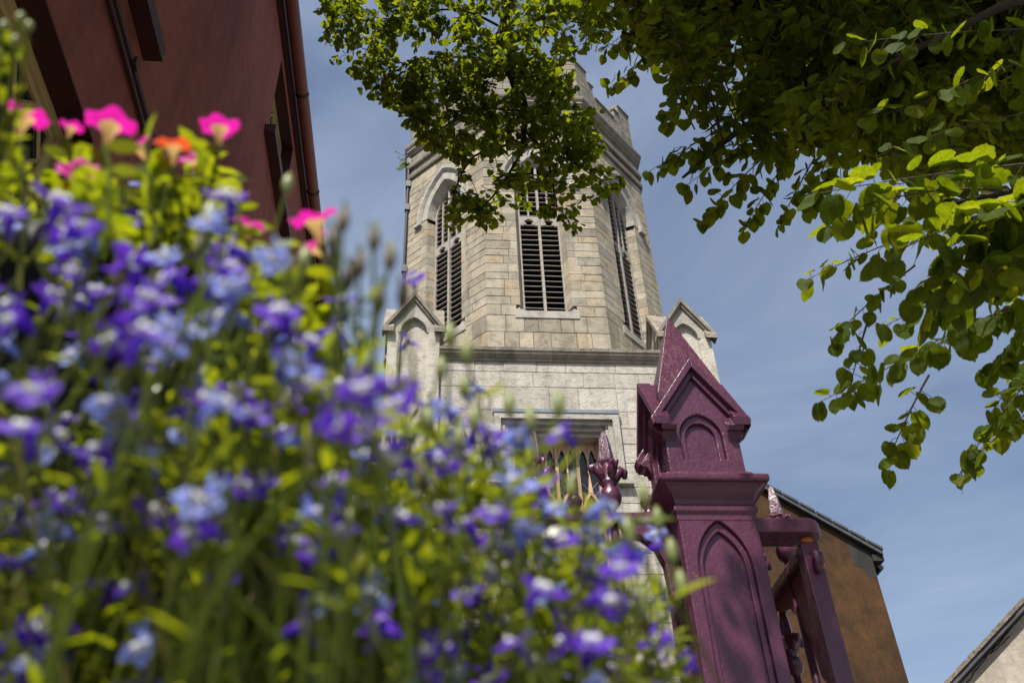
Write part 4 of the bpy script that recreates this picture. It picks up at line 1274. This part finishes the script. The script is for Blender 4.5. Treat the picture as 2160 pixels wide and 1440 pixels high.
for (x, y, s_) in [(950, 478, 5), (962, 465, 6), (940, 470, 5), (1028, 480, 7), (1040, 470, 6), (1215, 485, 6), (1222, 478, 5), (1210, 490, 4), (690, 85, 6), (700, 130, 6), (760, 185, 7), (850, 245, 8), (872, 262, 6), (885, 300, 6), (1300, 395, 6), (1312, 388, 5), (1268, 232, 5)]:
    p1 = P(x, y, 8.4); q = nearest(p1, farA); spray(p1+(q-p1).normalized()*.45, p1, s_+3, LF, .05, .0035, .35, .8)
# hand-placed near sprays: (start px, end px, start depth, end depth, leaves, size)
sprays = [(2350, 330, 1715, 410, 2.6, 2.35, 24, .078), (2350, 370, 1860, 545, 2.5, 2.3, 22, .078), (2350, 460, 1930, 610, 2.5, 2.35, 22, .075), (2350, 520, 1860, 690, 2.6, 2.5, 20, .074),
          (2300, 590, 1725, 850, 2.7, 2.9, 22, .074), (1960, 790, 1868, 985, 2.85, 2.85, 8, .076), (2350, 640, 2020, 1005, 2.8, 2.8, 22, .075), (2350, 740, 2060, 960, 2.8, 2.8, 14, .074),
          (2300, 420, 1740, 480, 2.8, 2.6, 20, .078), (2050, 450, 1700, 590, 3.3, 3.2, 18, .075), (1930, 560, 1755, 715, 3.3, 3.2, 16, .075), (2350, 560, 2090, 870, 2.9, 2.9, 20, .075),
          (2250, 450, 2000, 520, 2.4, 2.3, 16, .078), (2250, 500, 2010, 600, 2.4, 2.3, 16, .078), (2200, 560, 1960, 660, 2.6, 2.5, 16, .076), (2250, 420, 2040, 470, 2.35, 2.3, 14, .078), (2100, 400, 1800, 440, 2.5, 2.35, 16, .078),
          (2200, 620, 1900, 760, 2.7, 2.7, 18, .075), (2250, 660, 2080, 780, 2.7, 2.7, 16, .075), (1830, 680, 1790, 830, 2.9, 2.95, 7, .072),
          (1700, 170, 1368, 362, 4.2, 4.1, 22, .074), (1660, 250, 1445, 395, 4.2, 4.1, 18, .074), (1650, 300, 1482, 470, 4.2, 4.1, 18, .074), (1670, 320, 1565, 485, 4.2, 4.1, 18, .074), (1720, 330, 1640, 480, 4.2, 4.1, 14, .074),
          (1520, 70, 1398, 262, 4.5, 4.4, 20, .074), (1480, 50, 1285, 188, 4.6, 4.5, 18, .074), (1580, 110, 1462, 195, 4.5, 4.4, 14, .072), (1430, -10, 1275, 108, 4.6, 4.5, 16, .074), (1600, 160, 1480, 245, 4.6, 4.5, 16, .06),
          (1700, 300, 1410, 330, 4.2, 4.1, 22, .074), (1750, 320, 1700, 430, 3.8, 3.8, 12, .075), (2300, 60, 1770, 95, 3.4, 3.2, 18, .076), (2300, 140, 1830, 250, 3.6, 3.4, 20, .076), (2300, 220, 1850, 330, 3.5, 3.3, 20, .076), (2300, 120, 2000, 190, 3.3, 3.2, 16, .076)]
for x0, y0, x1, y1, t0, t1, n_, sz in sprays:
    spray(P(x0, y0, t0), P(x1, y1, t1), int(n_*1.55), sz*random.uniform(.74, .9), .08, .004, .12, .85, .5, .68 if t1 < 2.65 else .25)
# the dense shaded mass of the crown at the upper right
PM = [(1300, -40), (1330, 60), (1400, 130), (1510, 150), (1590, 270), (1640, 330), (1720, 335), (1820, 350), (2000, 395), (2160, 410), (2330, 460), (2330, -260), (1300, -260)]
limbs = limbB+limbD+limbE+limbC+trunk
n = 0
while n < 620:
    x, y = random.uniform(1280, 2330), random.uniform(-260, 460)
    if not inside(PM, x, y): continue
    if x < 1600 and random.random() > .75: continue
    t = random.uniform(3.6, 6.2)
    p1 = P(x, y, t); q = nearest(p1, limbs); d = q-p1
    p0 = p1+d.normalized()*min(d.length, random.uniform(.35, .7))
    if proj(p0)[1] < 2000: spray(p0, p1, random.randint(17, 24), .062, .08, .004, .1, .8)
    n += 1
# crown out of the frame above and behind it, which shades that mass
n = 0
while n < 1500:
    v_ = Vector((random.uniform(-1, 1), random.uniform(-1, 1), random.uniform(-1, 1)))
    if not .25 < v_.length < 1: continue
    p1 = Vector((3.3+v_.x*3.1, 2.2+v_.y*3.4, 7.4+v_.z*3.0))
    if p1.x < .45+max(0, 5.5-p1.z)*.3: continue
    q_ = p1-S*((p1.z-2.8)/S.z)
    if .6 < q_.x < 2.3 and .9 < q_.y < 2.7: continue
    x, y, zc = proj(p1)
    if zc > .05 and -60 < x < 2230 and -60 < y < 1500 and not inside(PM, x, y): continue
    spray(p1+rv(.35)+UP*.1, p1, 12, .11, .08, .004, .0, .5)
    n += 1
# extra sprays added between that mass and the sun to shade it
n = 0
while n < 2000:
    x, y = random.uniform(1330, 2330), random.uniform(-260, 420)
    if not inside(PM, x, y): continue
    p1 = P(x, y, random.uniform(3.4, 6.0))+S*random.uniform(.9, 3.6)+rv(.2)
    q_ = p1-S*((p1.z-2.8)/S.z)
    if .6 < q_.x < 2.3 and .9 < q_.y < 2.7: continue
    if (p1-S*((p1.y-2.55)/S.y)).x < 1.35 and (p1-S*((p1.y-2.55)/S.y)).z < 3.5: continue
    x, y, zc = proj(p1)
    if zc > .05 and -60 < x < 2230 and -60 < y < 1500 and not inside(PM, x, y): continue
    spray(p1+rv(.35)+UP*.1, p1, 11, .10, .08, .004, .0, .5)
    n += 1
# unseen sprays added over the camera to dapple the lower pier and gate
for i in range(13):
    tgt = Vector((random.uniform(.74, 1.2), 2.5, random.uniform(1.75, 2.22)))
    p1 = tgt+S*random.uniform(2.6, 4.2)
    x, y, zc = proj(p1)
    if zc > .05 and -80 < x < 2240 and -80 < y < 1500: continue
    spray(p1+Vector((.4, .1, .2))+rv(.15), p1, 9, .08, .08, .004, .1, .6)
twigs.build('twigs', M['twig'], tree, kind='stuff', fix=False)
# the 300 leaves that show largest are leaves of their own, the rest is one mass
vis = []
for i, m in enumerate(leaves):
    x, y, zc = proj(m.translation)
    if -10 < x < 2170 and -10 < y < 1450 and zc > .2: vis.append((zc, i))
vis.sort()
own = {i for _, i in vis[:300]}
fol = MB(); folco = []
for i, m in enumerate(leaves):
    k = i % 3
    if i in own:
        link('leaf', near_me[k], tree, m)
    else:
        zc = proj(m.translation)[2]
        v, f = (near_t if .2 < zc < 3.4 else far_t)[k]
        fol.add([m @ Vector(p) for p in v], f); folco += v
leaf_attr(fol.build('foliage', M['leaf'], tree, smooth=True, kind='stuff', fix=False).data, folco)
print('leaves', len(leaves), 'faces', len(fol.f))

# small weed rooted in the belfry cornice
weed = thing('wall_weed', (CX-A-.02, CY-T, 21.2), 'small green weed sprouting from the left edge of the belfry cornice', 'plant')
wm = MB(); wl_ = MB()
for i in range(12):
    p0 = Vector((CX-A-.02, CY-T-.02, 21.15+random.uniform(-.1, .1)))
    p1 = p0+Vector((-random.uniform(.12, .5), random.uniform(-.15, .1), random.uniform(-.35, .45)))
    pts = curve(p0, p1, .2, 5); wm.add(*tube(pts, .006, 4, False))
    for q in range(9):
        pt = pts[min(5, 1+q//2)]+rv(.05)
        d = rv(1).normalized(); s_ = random.uniform(.05, .09); u_ = d.orthogonal().normalized()*s_*.4
        wl_.add([pt, pt+d*s_*.5+u_, pt+d*s_, pt+d*s_*.5-u_], [(0, 1, 2, 3)])
wm.build('stem', M['stem'], weed, kind='stuff', fix=False); wl_.build('foliage', M['leaf'], weed, kind='stuff', fix=False)

# ------------------------------------------------------------------ planter, black bowl and flowers close to the camera
pla = thing('flower_trough', (-.12, .5, .12), 'black trough planter holding the lobelias in front of the camera', 'planter')
FT = Fr((0, .24, 0), (1, 0, 0), (0, -1, 0))
SZ = 1.0
mb = MB()
mb.add([(-.50, .26, .74), (.24, .26, .74), (.24, .76, .74), (-.50, .76, .74), (-.52, .235, 1.02), (.26, .235, 1.02), (.26, .785, 1.02), (-.52, .785, 1.02), (-.50, .255, 1.02), (.24, .255, 1.02), (.24, .765, 1.02), (-.50, .765, 1.02), (-.49, .27, .76), (.23, .27, .76), (.23, .75, .76), (-.49, .75, .76)],
       [(3, 2, 1, 0), (0, 1, 5, 4), (1, 2, 6, 5), (2, 3, 7, 6), (3, 0, 4, 7), (4, 5, 9, 8), (5, 6, 10, 9), (6, 7, 11, 10), (7, 4, 8, 11), (8, 9, 13, 12), (9, 10, 14, 13), (10, 11, 15, 14), (11, 8, 12, 15), (12, 13, 14, 15)])
bevel(mb.build('trough', M['pot'], pla), .006, 2)
mb = MB(); mb.add([(-.495, .26, .985), (.235, .26, .985), (.235, .76, .985), (-.495, .76, .985)], [(0, 1, 2, 3)]); mb.build('soil', M['soil'], pla)
for x in (-.46, .20):
    for y in (.30, .72):
        MB().add(*tube([(x, y, .12), (x, y, .745)], .014, 8)).build('leg', M['blackiron'], pla)
BC = Vector((-.205, .52, 0))
bowl = thing('black_bowl', (BC.x, BC.y, 1.0), 'glossy black plant bowl raised among the flowers under the magenta petunias', 'plant pot')
mb = MB(); mb.add(*lathe((BC.x, BC.y, 0), [(.03, 1.0), (.022, 1.05), (.022, 1.28), (.085, 1.29), (.120, 1.37), (.138, 1.445), (.149, 1.45), (.151, 1.475), (.143, 1.48), (.134, 1.46), (.05, 1.46)], 32)); mb.build('bowl', M['pot'], bowl, smooth=True)
mb = MB(); mb.add(*lathe((BC.x, BC.y, 0), [(.133, 1.461), (.10, 1.471), (.02, 1.476)], 20)); mb.build('soil', M['soil'], bowl)

def petal(ang, L_, W_, tilt, mb, mi=0, root=.0012, eye=None):
    """an obovate petal in the flower's face plane (X right, Z up, Y out of the face)"""
    rows = 4; cols = 3
    ca, sa = math.cos(ang), math.sin(ang)
    v = []
    for i in range(rows+1):
        t = i/rows
        wv = W_*(math.sin(math.pi*(.10+.80*t))**.8)*(0.45+.75*t if t < .8 else 1.0)
        for j in range(cols):
            s_ = (j-1)*wv/2
            l_ = root+L_*t*(1-.12*abs(j-1))
            yy = math.sin(tilt)*l_-abs(j-1)*W_*.12+.15*L_*t*t*-.4
            x = ca*l_*math.cos(tilt)-sa*s_; z = sa*l_*math.cos(tilt)+ca*s_
            v.append((x, yy, z))
    f = []; mi_l = []
    k = len(mb.v)
    for i in range(rows):
        for j in range(cols-1):
            a = i*cols+j
            mb.add([], []); mb.f.append((k+a, k+a+1, k+a+cols+1, k+a+cols)); mb.m.append(eye if (eye is not None and i == 0) else mi)
    mb.v += v
def lobelia_mesh(mat, big=1.0):
    mb = MB()
    for ang, L_, W_ in ((-90, .0098, .0080), (-28, .0098, .0078), (-152, .0098, .0078)): petal(R(ang), L_*big, W_*big, R(22), mb, 0, .0012, 1)
    for ang, L_, W_ in ((62, .0062, .0030), (118, .0062, .0030)): petal(R(ang), L_*big, W_*big, R(10), mb, 0)
    v, f = tube([(0, .0005, 0), (0, -.005, .0004), (0, -.0095, -.001)], [.0022, .0016, .0011], 6); mb.add(v, f, 0)
    for sx in (-1, 1): mb.add(*tube([(sx*.0016, .0010, -.0036), (sx*.0014, .0028, -.0014)], [.0012, .0014], 6), 1)
    me = mb.mesh('flower', [mat, M['white']], True)
    return me
lob_v = [lobelia_mesh(M['violet'], b) for b in (1.0, .88)]
lob_p = [lobelia_mesh(M['paleblue'], b) for b in (1.0, .9)]
def face_matrix(p, yaw, pitch, roll, s):
    return Matrix.Translation(p) @ Matrix.Rotation(yaw, 4, 'Z') @ Matrix.Rotation(pitch, 4, 'X') @ Matrix.Rotation(roll, 4, 'Y') @ Matrix.Scale(s, 4)

plants = {}
def lobelia(key, px, label, pale):
    b = P(px, 1440, .42)
    o = thing('lobelia_plant', (b.x, max(.33, b.y), SZ), label, 'lobelia', 'lobelias in the trough')
    plants[key] = dict(o=o, px=px, pale=pale, stem=MB(), leaf=MB(), bud=MB())
lobelia('v0', 90, 'violet lobelia at the far left edge, below the magenta petunias', False)
lobelia('v1', 420, 'violet lobelia in front of the black bowl', False)
lobelia('v2', 800, 'violet lobelia in front of the tower\'s left corner turret', False)
lobelia('v3', 1280, 'violet lobelia reaching furthest right, in front of the gate pier', False)
lobelia('p0', 330, 'pale blue lobelia in front of the dusty red building', True)
lobelia('p1', 800, 'pale blue lobelia between the two violet clumps below the left turret', True)
lobelia('p2', 1150, 'pale blue lobelia in front of the tower\'s west window', True)
def plant_for(px, pale): return min((q for q in plants.values() if q['pale'] == pale), key=lambda q: abs(q['px']-px))
def lleaf(mb, p, d, s_, wd=.12):
    d = d.normalized()
    n_ = (UP*.8+rv(.7)); n_ = n_-d*n_.dot(d)
    if n_.length < 1e-3: n_ = d.orthogonal()
    n_.normalize(); x = d.cross(n_)*s_*wd
    a, b_, c_ = p+d*s_*.3-n_*s_*.02, p+d*s_*.68-n_*s_*.10, p+d*s_-n_*s_*.25
    mb.add([p, a+x*.8, b_+x*.75, c_, b_-x*.75, a-x*.8], [(0, 1, 5), (1, 2, 4, 5), (2, 3, 4)])
def stem_to(T_, pl, nleaf=8, r=.0011, top=.22, spread=.10, size=.019):
    B = Vector((min(.22, max(-.48, T_.x+random.gauss(0, spread))), min(.74, max(.34, T_.y+.13+random.gauss(0, spread))), .985))
    mid = B.lerp(T_, .55)+Vector((random.gauss(0, .05), random.gauss(0, .03), .02))
    pts = [B*(1-t)**2+mid*2*t*(1-t)+T_*t*t for t in [i/7 for i in range(8)]]
    pl['stem'].add(*tube(pts, [r*.8]*2+[r*.7]*3+[r*.6]*3, 4, False))
    L_ = (T_-B).length
    for i in range(nleaf):
        t = 1-min(.9, (top/L_))*random.random()**.8
        k = min(6, int(t*7)); q = pts[k].lerp(pts[k+1], t*7-k)
        a = random.uniform(0, 6.283)
        lleaf(pl['leaf'], q, Vector((math.cos(a), math.sin(a), random.uniform(-.1, 1.1))), size*random.uniform(.6, 1.35))
    return pts
cam_yaw = math.atan2(-1, 0)
nfl = 0
def add_lob(px, py, t, pale):
    global nfl
    T_ = P(px, py, t)
    pl = plant_for(px, pale)
    yaw = math.pi+random.gauss(0, .75)+(.35 if random.random() < .5 else -.35)    # faces back to the street
    m = face_matrix(T_, yaw, random.gauss(.25, .35), random.gauss(0, .3), random.uniform(.9, 1.12))
    me = random.choice(lob_p if pale else lob_v)
    o = link('flower', me, pl['o'], m)
    back = T_ + (m.to_3x3() @ Vector((0, -.0095, -.001)))
    stem_to(back-UP*.012, pl, 5, size=.011)
    pl['stem'].add(*tube([back, back-UP*.006+rv(.002), back-UP*.012], .0008, 4, False))
    nfl += 1
VI = [(125, 430, 120), (20, 450, 110), (310, 455, 80), (485, 420, 120), (290, 550, 110), (240, 545, 70), (600, 660, 130), (570, 690, 90), (300, 705, 150), (80, 815, 160), (60, 905, 130), (420, 1110, 140), (700, 885, 160), (760, 805, 140), (650, 745, 90), (845, 815, 110), (870, 585, 60), (725, 635, 90), (320, 760, 90), (820, 945, 100), (1050, 1075, 110), (1185, 910, 100), (1040, 1145, 100), (700, 1110, 110), (660, 1165, 100), (800, 1330, 110), (1245, 1350, 120), (1395, 1150, 70), (1400, 1262, 60), (1445, 1395, 80), (1240, 1195, 95), (265, 1395, 75), (90, 1190, 90), (260, 1175, 75), (40, 1090, 100), (200, 1255, 80), (600, 860, 90), (1130, 1130, 90), (920, 1185, 70), (1225, 1130, 80), (30, 640, 110), (200, 610, 90), (360, 640, 90), (130, 880, 90), (430, 700, 80), (560, 960, 80), (860, 720, 60), (1320, 1250, 60), (1350, 1330, 60), (760, 900, 110), (660, 800, 110), (1090, 1210, 60), (980, 1120, 70), (320, 1290, 50), (520, 1190, 60)]
PA = [(460, 850, 140), (490, 600, 120), (585, 535, 120), (440, 1045, 140), (150, 745, 90), (940, 860, 90), (1000, 820, 65), (790, 1240, 100), (560, 1285, 85), (950, 1405, 100), (1180, 1425, 90), (860, 1000, 90), (1090, 1010, 100), (1275, 1065, 100), (300, 385, 65), (610, 1060, 80), (920, 955, 80), (1000, 990, 80), (720, 1065, 90), (830, 1085, 90), (700, 1000, 90), (10, 725, 95), (1160, 1175, 80), (765, 960, 90), (885, 1095, 80), (1055, 960, 70), (480, 760, 70), (300, 940, 70), (620, 1010, 80), (880, 905, 70), (1100, 940, 60), (960, 900, 60), (950, 1040, 80), (1380, 1120, 50), (1280, 1260, 60)]
for x, y, s_ in VI: add_lob(x, y, min(.62, max(.27, 39/s_)), False)
for x, y, s_ in PA: add_lob(x, y, min(.62, max(.27, 39/s_)), True)
PF = [(-60, 480), (200, 440), (480, 440), (560, 580), (700, 660), (770, 790), (860, 830), (1000, 880), (1150, 930), (1230, 1000), (1300, 1110), (1370, 1200), (1420, 1330), (1430, 1500), (-60, 1500)]
n = 0
while n < 320:
    x, y = random.uniform(-60, 1450), random.uniform(430, 1500)
    if not inside(PF, x, y): continue
    if y > 1250 and x < 600 and random.random() < .4: continue
    t = random.uniform(.32, .56)
    add_lob(x, y, t, random.random() < .30); n += 1
# leafy shoots
n = 0
while n < 480:
    x, y = random.uniform(-80, 1450), random.uniform(430, 1600)
    if not inside(PF, x, min(y, 1499)): continue
    if x > 900 and y < 1150 and random.random() < .45: continue
    t = random.uniform(.50, .78)
    if x > 1150: t = random.uniform(.42, .52)
    pl = plant_for(x, random.random() < .35)
    T_ = P(x, y+40, t)
    stem_to(T_, pl, 50, .0008, .5, .09, .0165); n += 1
# bushy side shoots that fill the lower part of the planting
n = 0
while n < 520:
    x, y = random.uniform(-80, 1420), random.uniform(820, 1560)
    if not inside(PF, x, min(y, 1499)): continue
    if x > 950 and random.random() < .5: continue
    pl = plant_for(x, random.random() < .35)
    T_ = P(x, y, random.uniform(.40, .62)); B_ = T_+Vector((random.gauss(0, .012), random.gauss(.015, .01), -random.uniform(.03, .06)))
    pl['stem'].add(*tube([B_, (B_+T_)*.5+rv(.004), T_], .0006, 4, False))
    for i in range(13):
        a = random.uniform(0, 6.283)
        lleaf(pl['leaf'], B_.lerp(T_, random.random()), Vector((math.cos(a), math.sin(a), random.uniform(-.1, 1.0))), .016*random.uniform(.6, 1.35), .13)
    n += 1
# upright faded buds against the sky, and round pale buds
def budtop(px, py, t, brown, k=1.0):
    pl = plant_for(px, False); T_ = P(px, py, t)
    pts = stem_to(T_, pl, 5, .0012, .12, .03, .016)
    pl['bud'].add(*lathe(T_, [(.0008, -.003*k), (.0028*k, .001*k), (.0031*k, .005*k), (.0024*k, .009*k), (.0008*k, .0125*k)], 8), 1 if brown else 0)
    if brown:
        for q in range(5):
            a = q*1.256; d = Vector((math.cos(a)*.35, math.sin(a)*.35, 1))
            lleaf(pl['bud'], T_+UP*.008*k, d, .009*k, .12)
for x, y in ((722, 480), (788, 520), (822, 560), (758, 575), (800, 650), (735, 600), (700, 560), (850, 640), (700, 520)): budtop(x, y, .33, True, .75)
for x, y in ((1000, 900), (1075, 870), (1120, 900), (930, 790), (980, 830), (760, 730), (1390, 1110), (1360, 1060), (620, 700), (605, 400), (640, 560), (1010, 1000), (1440, 1250), (1420, 1180), (1180, 870), (950, 720), (985, 760)): budtop(x, y, random.uniform(.36, .48), False, .9)
for i in range(110):
    x, y = random.uniform(-40, 1420), random.uniform(470, 1480)
    if inside(PF, x, y): budtop(x, y, random.uniform(.34, .6), random.random() < .25, random.uniform(.7, 1.1))
for key, pl in plants.items():
    pl['stem'].build('stems', M['stem'], pl['o'], kind='stuff', fix=False)
    pl['leaf'].build('foliage', M['lleaf'], pl['o'], kind='stuff', fix=False, smooth=True)
    if pl['bud'].v: pl['bud'].build('buds', [M['bud'], M['brownbud']], pl['o'], kind='stuff', fix=False, smooth=True)

# magenta petunias and one orange-red bloom in the bowl
def trumpet_mesh(mat, name='flower'):
    mb = MB(); n = 30
    prof = [(.0018, -.020, 1), (.0026, -.012, 1), (.0042, -.006, 1), (.0068, -.0015, 0), (.0105, .0012, 0), (.0135, .0020, 0), (.0158, .0012, 0)]
    v = []
    for r_, y_, mi in prof:
        for k in range(n):
            a = 2*math.pi*k/n
            lob = 1+(.13*abs(math.cos(2.5*a))-.07)*min(1, r_/.0135)**2
            yy = y_+.0022*math.sin(5*a+.6)*(r_/.0158)**2+.0012*math.sin(2*a)*(r_/.0158)
            v.append((r_*lob*math.cos(a), yy, r_*lob*math.sin(a)))
    for i in range(len(prof)-1):
        f = [(i*n+k, i*n+(k+1) % n, (i+1)*n+(k+1) % n, (i+1)*n+k) for k in range(n)]
        if i == 0: mb.add(v, [])
        mb.f += f; mb.m += [prof[i][2]]*n
    v2, f2 = tube([(0, -.019, 0), (0, -.026, 0)], [.0030, .0012], 6); mb.add(v2, f2, 2)
    for q in range(5):
        a = q*1.2566; d = Vector((math.cos(a)*.7, .9, math.sin(a)*.7)).normalized(); p = Vector((math.cos(a)*.002, -.021, math.sin(a)*.002)); x = Vector((-math.sin(a), 0, math.cos(a)))*.0012
        mb.add([p-x, p+x, p+d*.008], [(0, 1, 2)], 2)
    return mb.mesh(name, [mat, M['throat'], M['lleaf']], True)
tm = trumpet_mesh(M['pink']); to = trumpet_mesh(M['orange'])
pink = thing('petunia_plant', (BC.x-.02, BC.y-.03, 1.47), 'magenta trumpet flowered petunia rising above the black bowl', 'petunia')
orange = thing('petunia_plant', (BC.x+.03, BC.y-.04, 1.47), 'single orange-red bloom among the magenta petunias', 'petunia')
side_p = thing('petunia_plant', (.02, .50, SZ), 'small magenta petunia with three blooms against the red building\'s gutter', 'petunia')
pm = {'pink': (pink, MB(), MB()), 'orange': (orange, MB(), MB()), 'side': (side_p, MB(), MB())}
def trumpet(px, py, t, who, yaw, pitch, s=1.0):
    o, st_, lf_ = pm[who]
    T_ = P(px, py, t)
    m = face_matrix(T_, yaw, pitch, random.uniform(0, 6), s)
    link('flower', to if who == 'orange' else tm, o, m)
    back = T_+m.to_3x3() @ Vector((0, -.026, 0))
    root = Vector((BC.x+random.gauss(0, .03), BC.y+random.gauss(0, .03), 1.475)) if who != 'side' else Vector((.03+random.gauss(0, .02), .50, .985))
    mid = root.lerp(back, .5)+rv(.015)
    pts = [root*(1-q)**2+mid*2*q*(1-q)+back*q*q for q in [i/7 for i in range(8)]]
    st_.add(*tube(pts, .0014, 5, False))
    for i in range(12):
        q = random.uniform(.35, 1); k = min(6, int(q*7)); p_ = pts[k].lerp(pts[k+1], q*7-k); a = random.uniform(0, 6.28)
        lleaf(lf_, p_, Vector((math.cos(a), math.sin(a), random.uniform(0, .9))), random.uniform(.010, .019), .24)
for a in ((55, 245, .50, 'pink', math.pi+.5, 1.15, .72), (232, 262, .50, 'pink', math.pi, 1.25, .80), (463, 268, .52, 'pink', math.pi-.2, 1.25, .66), (165, 362, .47, 'pink', math.pi+.2, .25, .62), (288, 305, .53, 'pink', math.pi-.6, .5, .6), (405, 335, .53, 'pink', math.pi-.2, .4, .45),
          (365, 306, .46, 'orange', math.pi, .95, .55), (528, 474, .50, 'side', math.pi+.5, .9, .55), (662, 462, .48, 'side', math.pi-.5, .9, .75), (660, 518, .50, 'side', math.pi-.9, .3, .62), (150, 268, .52, 'pink', math.pi+.3, 1.2, .4)):
    trumpet(*a)
for who, (o, st_, lf_) in pm.items():
    for i in range({'pink': 70, 'orange': 10, 'side': 26}[who]):
        if who == 'side': px, py, t = random.uniform(540, 660), random.uniform(520, 700), random.uniform(.44, .54)
        elif who == 'orange': px, py, t = random.uniform(330, 400), random.uniform(330, 420), random.uniform(.48, .54)
        else: px, py, t = random.uniform(-60, 520), random.uniform(300, 520), random.uniform(.44, .60)
        T_ = P(px, py, t)
        root = T_+Vector((random.gauss(0, .015), random.gauss(.02, .015), -random.uniform(.03, .08)))
        pts = [root.lerp(T_, q/4)+rv(.003) for q in range(5)]
        st_.add(*tube(pts, .0011, 4, False))
        for k in range(7):
            a = random.uniform(0, 6.28); lleaf(lf_, pts[random.randint(1, 4)], Vector((math.cos(a), math.sin(a), random.uniform(-.1, .9))), random.uniform(.010, .019), .24)
    st_.build('stems', M['stem'], o, kind='stuff', fix=False); lf_.build('foliage', M['lleaf'], o, kind='stuff', fix=False, smooth=True)
# pale sprig in the top left corner
spr = thing('white_sprig', (P(20, 420, .40).x, P(20, 420, .40).y, 1.54), 'pale white-budded sprig rising in the upper left corner', 'flower')
sm = MB(); bm2 = MB(); lm2 = MB()
base = P(-30, 420, .45)
for (px, py) in ((40, 42), (58, 60), (30, 90), (5, 60), (-10, 120)):
    T_ = P(px, py, .42); pts = curve(base, T_, .1, 6); sm.add(*tube(pts, .0011, 4, False))
    bm2.add(*lathe(T_, [(.0006, -.002), (.0018, 0), (.0022, .002), (.0016, .004), (.0004, .005)], 8))
    for i in range(6):
        a = random.uniform(0, 6.28); lleaf(lm2, pts[random.randint(1, 5)], Vector((math.cos(a), math.sin(a), .6)), random.uniform(.007, .011), .25)
sm.build('stem', M['stem'], spr, kind='stuff', fix=False); bm2.build('buds', M['bud'], spr, kind='stuff', fix=False, smooth=True); lm2.build('foliage', M['lleaf'], spr, kind='stuff', fix=False, smooth=True)
print('flowers', nfl, 'objects', len(bpy.data.objects))
